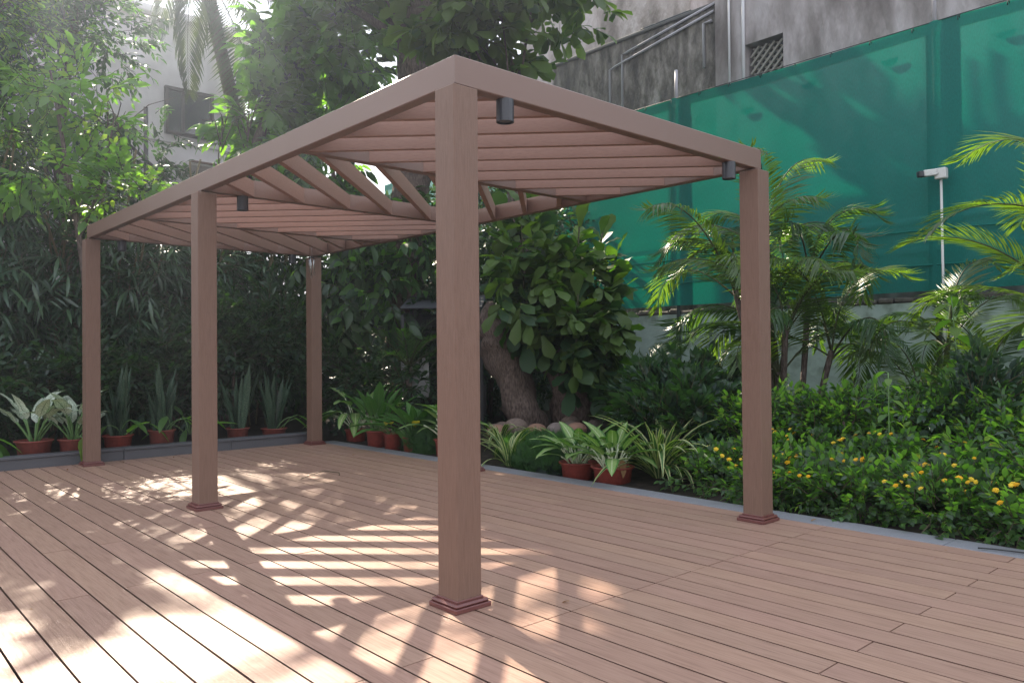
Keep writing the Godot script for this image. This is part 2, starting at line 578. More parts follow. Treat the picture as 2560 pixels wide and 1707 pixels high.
func make_net() -> void:
	var weave := noise_tex(0.05, [[0.0, Color(0.86, 0.86, 0.86)], [1.0, Color(1, 1, 1)]], 3, 512, 41)
	var cloth := grained("net_cloth", lin(0.020, 0.30, 0.262), weave, Vector3(1.0, 0.6, 2.2), 0.8)
	cloth.backlight_enabled = true
	cloth.backlight = Color(0.06, 1.0, 0.86)
	cloth.transparency = BaseMaterial3D.TRANSPARENCY_ALPHA
	cloth.albedo_color.a = 0.9
	var net := thing("shade_net", "green shade net stretched above the boundary wall", "net", Vector3(9.42, 0, 0))
	var n := FastNoiseLite.new()
	n.seed = 77
	n.frequency = 0.55
	var f := func(u, v):
		var z: float = u * 20.4 - 15.2
		var y: float = 2.03 + v * 3.78
		var posts := [3.3, -1.13, -5.55, -9.97, -14.4]
		var near := 9.0
		for p in posts: near = minf(near, absf(z - p))
		var pull := clampf(near / 0.5, 0.0, 1.0)
		var x: float = n.get_noise_2d(z * 0.7, y * 1.4) * 0.014 * pull + 0.006 * sin(y * 3.0) * pull - 0.05 * (1.0 - smoothstep(0.0, 0.09, near))
		var sag: float = 0.03 * sin(clampf(near / 2.2, 0, 1) * PI * 0.5) * v
		for seam in [2.62, 3.05]:
			x -= 0.022 * exp(-pow((y - seam - 0.02 * sin(z * 1.3)) / 0.025, 2.0))
		return Vector3(x, y - sag, z)
	part(net, "net_sheet", sheet(220, 90, f), cloth)
	# doubled hems along the top and beside the poles
	var hem := func(u, v): return f.call(u, 0.955 + v * 0.045) + Vector3(-0.007, 0.004, 0)
	part(net, "top_hem", sheet(220, 2, hem), cloth)
	for zz in [-1.13, -5.55]:
		var u0: float = (zz - 0.1 + 15.2) / 20.4
		var side := func(u, v): return f.call(u0 + u * 0.022, v * 0.955) + Vector3(-0.008, 0, 0)
		part(net, "side_hem", sheet(5, 40, side), cloth)
	for s in [[2.92, -9.0, -1.2], [2.45, -8.0, 3.0], [2.86, -1.1, 4.5]]:
		var pts := []
		for i in 30:
			var t := i / 29.0
			pts.append(Vector3(-0.035, s[0] + 0.03 * sin(t * 9.0 + s[0] * 7.0) - 0.04 * sin(t * PI), lerpf(s[1], s[2], t)))
		part(net, "net_seam", tube_mesh(pts, [0.013], 6, 0.3, 4), cloth)
	var tie := mat("black_tie", lin(0.01, 0.01, 0.01), 0.6)
	var tm := tube_mesh([Vector3(-0.02, 0, 0), Vector3(-0.045, 0.03, 0), Vector3(-0.02, 0.06, 0.01), Vector3(0.0, 0.03, 0.015)], [0.006], 5)
	for i in 22: part(net, "cable_tie", tm, tie, Vector3(-0.01, 5.73, 4.0 - i * 0.6))
	var dark := mat("pole_dark", lin(0.03, 0.045, 0.045), 0.5)
	var k := 0
	for zz in [-1.13, -5.55, -9.97]:
		var p := thing("net_pole", ["steel pole of the net above the white security camera", "dark steel pole of the net between the leafy tree and the small palm", "steel net pole hidden behind the big tree"][k], "pole", Vector3(9.47, 0, zz), "poles of the shade net")
		part(p, "shaft", tube_mesh([Vector3(0, -0.1, 0), Vector3(0, 5.72, 0)], [0.038], 10), dark)
		part(p, "pole_top", tube_mesh([Vector3(0, 5.72, 0), Vector3(0, 6.9 if k == 0 else 6.35, 0)], [0.030], 10), mat("pipe_grey", Color.GRAY))
		k += 1
	var rope := part(self, "net_wire", tube_mesh([Vector3(9.40, 5.83, 5.2), Vector3(9.40, 5.80, -3.3), Vector3(9.40, 5.83, -15.2)], [0.008], 5), dark)
	meta(rope, "dark support wire along the top of the green net", "wire")
	# fan-shaped wall brackets seen faintly through the net
	var fan := []
	for i in 9: fan.append([cos(PI * i / 8.0) * 0.12, -sin(PI * i / 8.0) * 0.10])
	var fm := prism(fan, -0.006, 0.006)
	var where := [[5.30, -4.1, "furthest"], [5.45, -3.0, "second"], [5.47, -1.75, "third"], [5.42, -0.25, "nearest"]]
	for w in where:
		var o := part(self, "wall_bracket", fm, mat("bracket", lin(0.03, 0.03, 0.03), 0.6), Vector3(9.465, w[0], w[1]))
		o.rotation = Vector3(0, 0, 0)
		o.basis = Basis(Vector3(0, 0, 1), Vector3(1, 0, 0), Vector3(0, 1, 0))
		meta(o, "%s of four small dark fittings showing faintly through the green net" % w[2], "fitting", "fittings behind the net")

func make_camera_mast() -> void:
	var o := thing("security_camera", "white security camera with a black hood on a thin white pole against the net", "camera", Vector3(9.25, 0, -1.0))
	var white := mat("cam_white", lin(0.55, 0.55, 0.53), 0.45)
	part(o, "mast", tube_mesh([Vector3(0, 0, 0.02), Vector3(0, 3.6, 0)], [0.017], 8), white)
	var body := part(o, "mount_box", box_mesh(Vector3(0.10, 0.15, 0.15), 0.012), white, Vector3(-0.02, 3.62, 0.01))
	part(body, "arm", tube_mesh([Vector3(-0.04, 0, -0.03), Vector3(-0.14, 0.0, -0.10)], [0.02], 8), white)
	var t := Transform3D(aim(Vector3(-0.75, -0.12, -0.62)), Vector3(-0.13, 3.63, -0.11))
	var st := begin()
	box(st, t, Vector3(0.10, 0.09, 0.18), 0.012)
	part(o, "housing", done(st), white)
	st = begin()
	box(st, t * Transform3D(Basis.IDENTITY, Vector3(0, 0.0, 0.12)), Vector3(0.095, 0.085, 0.07), 0.012)
	part(o, "hood", done(st), mat("lamp_black", Color.BLACK))

func make_buildings() -> void:
	var stain := noise_tex(0.004, [[0.0, Color(0.6, 0.58, 0.56)], [0.35, Color(0.78, 0.77, 0.75)], [0.55, Color(0.93, 0.92, 0.91)], [0.8, Color(1, 1, 1)]], 7, 1024, 51)
	var soot := noise_tex(0.006, [[0.0, Color(0.45, 0.44, 0.43)], [0.4, Color(0.64, 0.63, 0.61)], [0.7, Color(0.85, 0.84, 0.82)], [1.0, Color(1, 1, 1)]], 7, 1024, 52)
	var rough := noise_tex(0.02, [], 5, 512, 53, FastNoiseLite.TYPE_SIMPLEX_SMOOTH, true)
	var plaster := grained("plaster", lin(0.42, 0.39, 0.395), stain, Vector3(0.35, 0.09, 0.35), 0.9, Vector3(0.1, 0.3, 0.2), rough, 0.45)
	var grimy := grained("grimy", lin(0.34, 0.32, 0.30), soot, Vector3(0.5, 0.14, 0.5), 0.92, Vector3(0.4, 0.1, 0.6), rough, 1.2)
	var warm := grained("warm_plaster", lin(0.40, 0.36, 0.35), stain, Vector3(0.3, 0.12, 0.3), 0.9, Vector3(0.7, 0.5, 0.1), rough, 0.8)
	var b := thing("grey_building", "stained grey rendered building above the green net", "building", Vector3(10.6, 0, 0))
	var st0 := begin()
	for q in [[0.0, 8.3, -4.05, 3.5, 0.0, 0.35], [0.0, 8.3, -5.45, -4.81, 0.0, 0.35], [0.0, 6.16, -4.81, -4.05, 0.0, 0.35], [6.88, 8.3, -4.81, -4.05, 0.0, 0.35], [0.0, 8.3, -5.45, 3.5, 0.352, 5.0]]:
		box(st0, Transform3D(Basis.IDENTITY, Vector3((q[4] + q[5]) * 0.5, (q[0] + q[1]) * 0.5, (q[2] + q[3]) * 0.5)), Vector3(q[5] - q[4], q[1] - q[0], q[3] - q[2]))
	part(b, "wall", done(st0), plaster)
	# a vent opening with its diagonal lattice
	var v := part(b, "vent", box_mesh(Vector3(0.02, 0.70, 0.74), 0.0, Vector3(0.33, 6.52, -4.43)), mat("vent_dark", lin(0.015, 0.014, 0.013), 0.9))
	var bar := mat("lattice", lin(0.26, 0.25, 0.22), 0.9)
	for s in [-1, 1]:
		for i in range(-5, 6):
			var c := i * 0.155
			var seg := Geometry2D.intersect_polyline_with_polygon(PackedVector2Array([Vector2(-2, -2.0 * s + c), Vector2(2, 2.0 * s + c)]), PackedVector2Array([Vector2(-0.33, -0.31), Vector2(0.33, -0.31), Vector2(0.33, 0.31), Vector2(-0.33, 0.31)]))
			for g in seg:
				if g[0].distance_to(g[1]) < 0.12: continue
				var mid: Vector2 = (g[0] + g[1]) * 0.5
				var st := begin()
				box(st, Transform3D(Basis(Vector3.RIGHT, -atan2(g[1].y - g[0].y, g[1].x - g[0].x)), Vector3(0.155 - 0.027 * s, 6.52 + mid.y, -4.43 + mid.x)), Vector3(0.05, 0.04, g[0].distance_to(g[1]) - 0.002), 0.004)
				part(v, "lattice_bar", done(st), bar)
	# terrace walls on the roof, out of the picture: their shade falls across the net
	for z in [[-4.9, 1.1, 3.6], [-2.9, 0.5, 3.6]]:
		part(b, "terrace_wall", box_mesh(Vector3(3.2, z[2], z[1]), 0.0, Vector3(1.8, 8.3 + z[2] * 0.5, z[0])), plaster)
	var low := thing("side_block", "soot-stained concrete side block with a sloping dark parapet beside the grey building", "building", Vector3(10.75, 0, 0))
	part(low, "wall", box_mesh(Vector3(3.0, 7.9, 4.5), 0.0, Vector3(1.5, 3.95, -7.73)), grimy)
	part(low, "parapet_cap", box_mesh(Vector3(3.1, 0.07, 4.6), 0.015, Vector3(1.5, 7.94, -7.75)), mat("cap_dark", lin(0.10, 0.10, 0.095), 0.9))
	part(low, "tar_sheet", box_mesh(Vector3(0.7, 0.16, 1.3), 0.02, Vector3(0.55, 8.06, -6.9)), mat("tar", lin(0.02, 0.02, 0.022), 0.6))
	var back := thing("rear_block", "pinkish grey weathered block rising behind the side block", "building", Vector3(13.9, 0, 0))
	part(back, "wall", box_mesh(Vector3(4.0, 13.0, 6.2), 0.0, Vector3(2.0, 6.5, -11.4)), warm)
	part(back, "plinth_strip", box_mesh(Vector3(0.12, 13.0, 0.3), 0.01, Vector3(-0.06, 6.5, -12.6)), plaster)
	# white pipes on the fronts
	var white := mat("pipe_white", lin(0.6, 0.6, 0.62), 0.5)
	var runs := [
		["thin white pipe down the grey building, nearer the side block", [Vector3(10.56, 9, -5.12), Vector3(10.56, 5.9, -5.12)], 0.022],
		["thin white pipe down the grey building, nearer the lattice vent", [Vector3(10.56, 9, -4.82), Vector3(10.56, 5.7, -4.82)], 0.03],
		["upper grey pipe bent over the edge of the stained side block", [Vector3(10.71, 7.95, -5.5), Vector3(10.71, 7.62, -7.7), Vector3(10.71, 7.6, -7.85), Vector3(10.71, 5.9, -7.85)], 0.026],
		["lower grey pipe bent over the edge of the stained side block", [Vector3(10.71, 7.80, -5.55), Vector3(10.71, 7.40, -8.05), Vector3(10.71, 7.36, -8.2), Vector3(10.71, 5.9, -8.2)], 0.026],
		["short white spout pipe on the stained side block", [Vector3(10.71, 7.62, -5.6), Vector3(10.71, 7.62, -5.78), Vector3(10.71, 6.75, -5.78)], 0.03]]
	for q in runs:
		var o := part(self, "drain_pipe", tube_mesh(q[1], [q[2]], 8), white if runs.find(q) < 2 else mat("pipe_grey", Color.GRAY))
		meta(o, q[0], "pipe", "pipes on the buildings")
	# the pale house at the back
	var cream := grained("cream", lin(0.68, 0.64, 0.66), noise_tex(0.006, [[0.0, Color(0.85, 0.84, 0.84)], [1.0, Color(1, 1, 1)]], 5, 512, 61), Vector3(0.3, 0.2, 0.3), 0.85)
	var h := thing("pale_house", "pale lilac-white house with one dark framed window beyond the trees", "house", Vector3(0, 0, -17))
	part(h, "wall", box_mesh(Vector3(11.0, 9.5, 6.0), 0.0, Vector3(0.75, 4.75, -3.0)), cream)
	part(h, "roof_slab", box_mesh(Vector3(11.4, 0.18, 6.5), 0.02, Vector3(0.75, 9.6, -3.0)), cream)
	part(h, "plaster_band", box_mesh(Vector3(11.0, 0.035, 0.03), 0.006, Vector3(0.75, 6.47, 0.012)), mat("band", lin(0.3, 0.28, 0.28), 0.9))
	var frame := mat("dark_wood", lin(0.03, 0.022, 0.02), 0.5)
	var win := part(h, "window", box_mesh(Vector3(1.1, 1.06, 0.02), 0.0, Vector3(4.78, 7.26, 0.012)), mat("room_dark", lin(0.012, 0.012, 0.014), 0.8))
	for f in [[Vector3(1.2, 0.08, 0.12), Vector3(4.78, 7.81, 0.05)], [Vector3(1.2, 0.08, 0.12), Vector3(4.78, 6.71, 0.05)], [Vector3(0.08, 1.018, 0.12), Vector3(4.22, 7.26, 0.05)], [Vector3(0.08, 1.018, 0.12), Vector3(5.34, 7.26, 0.05)], [Vector3(0.06, 1.018, 0.09), Vector3(4.62, 7.26, 0.05)]]:
		part(win, "frame", box_mesh(f[0], 0.006, f[1]), frame)
	var glass := mat("pane_glass", Color(0.35, 0.4, 0.45, 0.12), 0.05)
	glass.transparency = BaseMaterial3D.TRANSPARENCY_ALPHA
	part(win, "pane", box_mesh(Vector3(0.30, 1.0, 0.008), 0.0, Vector3(4.43, 7.26, 0.05)), glass)
	part(win, "pane", box_mesh(Vector3(0.62, 1.0, 0.008), 0.0, Vector3(4.97, 7.26, 0.05)), glass)
	var aw := part(h, "canopy", box_mesh(Vector3(1.5, 0.12, 0.9), 0.01, Vector3(5.25, 5.85, 0.45)), cream)
	part(aw, "canopy_edge", box_mesh(Vector3(1.5, 0.05, 0.03), 0.005, Vector3(5.25, 5.87, 0.917)), mat("rust_edge", lin(0.16, 0.09, 0.07), 0.9))
	part(h, "down_pipe", tube_mesh([Vector3(3.42, 0.0, 1.1), Vector3(3.42, 6.9, 1.1)], [0.05], 8), frame)
	# ornate stair railing on the house
	var rail := thing("stair_railing", "black ornate stair railing against the pale house", "railing", Vector3(0, 0, -15.9))
	var a := Vector3(1.9, 6.9, 0)
	var e := Vector3(3.9, 5.3, 0)
	for y in [0.0, -0.62]: part(rail, "rail", tube_mesh([a + Vector3(0, y, 0), e + Vector3(0, y, 0)], [0.04], 6), frame)
	for i in 9:
		var p := a.lerp(e, i / 8.0)
		part(rail, "baluster", tube_mesh([p, p + Vector3(0, -0.62, 0)], [0.014], 5), frame)
		if i % 2 == 0 and i < 8:
			for s in [0.14, -0.14]:
				var c := p.lerp(a.lerp(e, (i + 1) / 8.0), 0.5) + Vector3(0, -0.31 + s, 0)
				var pts := []
				for k in 13: pts.append(c + Vector3(cos(k * TAU / 12), sin(k * TAU / 12), 0) * 0.09)
				part(rail, "scroll", tube_mesh(pts, [0.016], 5), frame)
	var land := part(self, "house_stair", box_mesh(Vector3(2.2, 0.25, 1.2), 0.01, Vector3(2.6, 5.0, -16.3)), cream)
	meta(land, "pale stair landing under the black railing on the house", "stairs")


# ---------------------------------------------------------------- plants
func trunk_at(p: Node3D, called: String, pts: Array, radii: Array, m: Material, sides := 12, lumps := 0.5, sd := 1) -> void:
	part(p, called, tube_mesh(smooth_path(pts), smooth_radii(radii, pts.size()), sides, lumps, sd), m)

func smooth_path(pts: Array) -> Array:
	if pts.size() < 3: return pts
	var c := Curve3D.new()
	for i in pts.size():
		var t: Vector3 = (pts[mini(i + 1, pts.size() - 1)] - pts[maxi(i - 1, 0)]) / 6.0
		c.add_point(pts[i], -t, t)
	var out := []
	for i in (pts.size() - 1) * 5 + 1: out.append(c.sample(i / 5, (i % 5) / 5.0) if i < (pts.size() - 1) * 5 else pts[-1])
	return out

func smooth_radii(r: Array, n: int) -> Array:
	if n < 3: return r
	var out := []
	for i in (n - 1) * 5 + 1: out.append(lerpf(r[i / 5], r[mini(i / 5 + 1, n - 1)], (i % 5) / 5.0))
	return out

func plant_materials() -> void:
	mat("twig", lin(0.07, 0.06, 0.03), 0.8)
	var bark_t := noise_tex(0.02, [[0.0, Color(0.3, 0.28, 0.26)], [0.5, Color(0.75, 0.72, 0.7)], [1.0, Color(1, 1, 1)]], 6, 512, 71)
	var bark_n := noise_tex(0.03, [], 5, 512, 72, FastNoiseLite.TYPE_SIMPLEX_SMOOTH, true)
	grained("bark", lin(0.22, 0.175, 0.155), bark_t, Vector3(3.5, 0.7, 3.5), 0.9, Vector3.ZERO, bark_n, 1.6)
	grained("bark_grey", lin(0.20, 0.165, 0.15), bark_t, Vector3(4.0, 0.9, 4.0), 0.9, Vector3(0.2, 0.4, 0), bark_n, 1.2)
	grained("stem_green", lin(0.10, 0.12, 0.05), bark_t, Vector3(6, 2, 6), 0.6)
	leafy("dark_a", lin(0.023, 0.046, 0.024), Color(0.22, 0.37, 0.09), 0.35)
	leafy("dark_b", lin(0.035, 0.062, 0.030), Color(0.26, 0.42, 0.11), 0.32)
	leafy("dark_c", lin(0.017, 0.035, 0.024), Color(0.19, 0.30, 0.08), 0.4)
	leafy("mid_a", lin(0.043, 0.088, 0.028), Color(0.49, 0.74, 0.17), 0.36)
	leafy("mid_b", lin(0.062, 0.116, 0.035), Color(0.54, 0.78, 0.20), 0.4)
	leafy("lime_a", lin(0.101, 0.169, 0.041), Color(0.70, 0.87, 0.25), 0.4)
	leafy("lime_b", lin(0.148, 0.190, 0.046), Color(0.81, 0.87, 0.25), 0.42)
	leafy("yellow", lin(0.3, 0.27, 0.05), Color(1.0, 0.9, 0.2), 0.5)
	leafy("dry", lin(0.22, 0.13, 0.06), Color(0.5, 0.35, 0.15), 0.7)
	leafy("palm_a", lin(0.026, 0.054, 0.021), Color(0.34, 0.49, 0.11), 0.3)
	leafy("palm_b", lin(0.044, 0.072, 0.024), Color(0.43, 0.57, 0.12), 0.3)
	leafy("coco", lin(0.039, 0.057, 0.046), Color(0.28, 0.33, 0.15), 0.35)
	leafy("bamboo_a", lin(0.035, 0.063, 0.041), Color(0.25, 0.37, 0.12), 0.26, 0.5)
	leafy("bamboo_b", lin(0.047, 0.084, 0.046), Color(0.31, 0.45, 0.14), 0.26, 0.5)
	leafy("almond_a", lin(0.021, 0.048, 0.021), Color(0.25, 0.43, 0.08), 0.48)
	leafy("almond_b", lin(0.034, 0.065, 0.022), Color(0.34, 0.51, 0.09), 0.48)
	leafy("almond_c", lin(0.056, 0.093, 0.025), Color(0.43, 0.57, 0.11), 0.48)
	grained("clay", lin(0.30, 0.062, 0.046), noise_tex(0.02, [[0.0, Color(0.75, 0.75, 0.75)], [1.0, Color(1, 1, 1)]], 4, 256, 81), Vector3(3, 3, 3), 0.55)
	grained("clay_old", lin(0.26, 0.068, 0.052), noise_tex(0.02, [[0.0, Color(0.7, 0.7, 0.7)], [1.0, Color(1, 1, 1)]], 4, 256, 82), Vector3(3, 3, 3), 0.6)
	mat("soil", lin(0.035, 0.025, 0.018), 0.95)
	mat("black_pot", lin(0.015, 0.015, 0.016), 0.45)

func painted(key: String, size: Vector2i, f: Callable, through: Color, rough := 0.38) -> StandardMaterial3D:   # a leaf with a pattern of its own
	var im := Image.create(size.x, size.y, false, Image.FORMAT_RGB8)
	for y in size.y:
		for x in size.x:
			im.set_pixel(x, y, f.call((x + 0.5) / size.x, (y + 0.5) / size.y))
	var m := leafy(key, Color.WHITE, through, rough)
	m.albedo_texture = ImageTexture.create_from_image(im)
	return m

func leaf_patterns() -> void:
	var n := FastNoiseLite.new()
	n.frequency = 1.0
	n.fractal_octaves = 3
	# dumb cane: cream streaks between the side veins, green rim
	painted("cane", Vector2i(96, 192), func(u, v):
		var s := absf(u - 0.5) * 2.0
		var streak := n.get_noise_2d((v - s * 0.16) * 46.0, s * 5.0 + (40 if u < 0.5 else 0))
		var c := lin(0.05, 0.12, 0.04)
		if streak > -0.24 and s < 0.93 and s > 0.05: c = lin(0.62, 0.66, 0.56)
		return c, Color(0.5, 0.6, 0.3))
	# aglaonema: pale midrib and speckled pale centre, green margin
	painted("aglao", Vector2i(96, 192), func(u, v):
		var s := absf(u - 0.5) * 2.0
		var sp := n.get_noise_2d(u * 60.0, v * 90.0)
		var veins := sin((v - s * 0.22) * 70.0)
		var c := lin(0.16, 0.29, 0.07).lerp(lin(0.34, 0.42, 0.18), clampf(0.5 + veins * 0.25 + sp * 0.9, 0, 1))
		if s > 0.72 + sp * 0.2: c = lin(0.075, 0.19, 0.045)
		if s < 0.07: c = lin(0.55, 0.6, 0.42)
		return c, Color(0.6, 0.8, 0.25))
	painted("spider", Vector2i(48, 64), func(u, v):
		var s := absf(u - 0.5) * 2.0
		return lin(0.075, 0.16, 0.05) if s < 0.5 + n.get_noise_2d(u * 20, v * 3) * 0.15 else lin(0.50, 0.52, 0.26), Color(0.7, 0.85, 0.3))
	painted("snake", Vector2i(48, 256), func(u, v):
		var b := n.get_noise_2d(u * 3.0, v * 42.0) + 0.35 * n.get_noise_2d(u * 20.0, v * 90.0)
		return lin(0.022, 0.05, 0.03).lerp(lin(0.075, 0.11, 0.07), smoothstep(-0.1, 0.3, b)), Color(0.15, 0.25, 0.1))
	painted("peace", Vector2i(48, 96), func(u, v):
		var s := absf(u - 0.5) * 2.0
		var c := lin(0.06, 0.15, 0.04).lerp(lin(0.10, 0.21, 0.05), 0.5 + 0.5 * sin((v - s * 0.3) * 60.0))
		return lin(0.16, 0.26, 0.08) if s < 0.06 else c, Color(0.55, 0.85, 0.2))
	mat("petiole", lin(0.40, 0.45, 0.30), 0.5)
	mat("petiole_green", lin(0.10, 0.19, 0.06), 0.5)

func pot(o: Node3D, rad: float, high: float, m: Material) -> void:
	var st := begin()
	var b := rad * 0.83
	lathe(st, [[0.0, 0.0], [b, 0.0, 1], [lerpf(b, rad * 0.93, 0.85), high * 0.8, 1], [rad * 0.93, high * 0.81], [rad * 0.95, high * 0.83]], 40, rad * 0.018, 1)
	lathe(st, [[rad * 0.95, high * 0.83], [rad * 0.96, high * 0.93], [rad * 1.05, high * 0.94], [rad * 1.06, high], [rad * 0.97, high + 0.004], [rad * 0.92, high * 0.93], [rad * 0.9, high * 0.84]], 40)
	part(o, "pot", done(st), m)
	st = begin()
	lathe(st, [[rad * 0.92, high * 0.84], [0.0, high * 0.86]], 20)
	part(o, "soil", done(st), mats["soil"])

# one leaf on its stalk: a part of its plant
func stalked(o: Node3D, at: Vector3, dir: Vector3, stalk: float, fall: float, shape: Mesh, m: Material, stalk_m: Material, thick := 0.006, scale := 1.0, tip_fall := 0.4) -> void:
	var pts := bend(at, dir.normalized(), stalk, fall, 5)
	var d: Vector3 = (pts[-1] - pts[-2]).normalized()
	var leaf := part(o, "leaf", shape, m, pts[-1])
	var axis := d.cross(Vector3.DOWN).normalized()
	leaf.basis = aim(d.rotated(axis, tip_fall), Vector3.UP).scaled(Vector3.ONE * scale)
	if stalk > 0.03:
		var inv := leaf.transform.affine_inverse()
		var loc := []
		for p in pts: loc.append(inv * p)
		part(leaf, "stalk", tube_mesh(loc, [thick * 1.4 / scale, thick * 0.8 / scale], 5) if false else tube_mesh(loc, [thick / scale], 5), stalk_m)

func rosette(o: Node3D, n: int, sd: int, base_y: float, cfg: Dictionary) -> void:
	var r := RandomNumberGenerator.new()
	r.seed = sd
	for i in n:
		var s := (i + 0.5) / n
		var a := i * 2.4 + r.randf_range(-0.4, 0.4)
		var lean: float = lerpf(cfg.get("lean0", 0.15), cfg.get("lean1", 0.9), s) * r.randf_range(0.8, 1.2)
		var d := Vector3(cos(a) * sin(lean), cos(lean), sin(a) * sin(lean))
		var at: Vector3 = Vector3(cos(a), 0, sin(a)) * r.randf() * cfg.get("spread", 0.05) + Vector3(0, base_y, 0)
		var m: Material = cfg.m if r.randf() > cfg.get("odd", 0.0) else mats[cfg.get("odd_m", "dry")]
		stalked(o, at, d, cfg.stalk * r.randf_range(0.65, 1.2), cfg.get("fall", 0.6) * r.randf_range(0.6, 1.3), cfg.shapes[r.randi() % cfg.shapes.size()], m, cfg.get("sm", mats["petiole_green"]), cfg.get("thick", 0.006), r.randf_range(0.75, 1.15), cfg.get("tip", 0.35) * r.randf_range(0.3, 1.8))

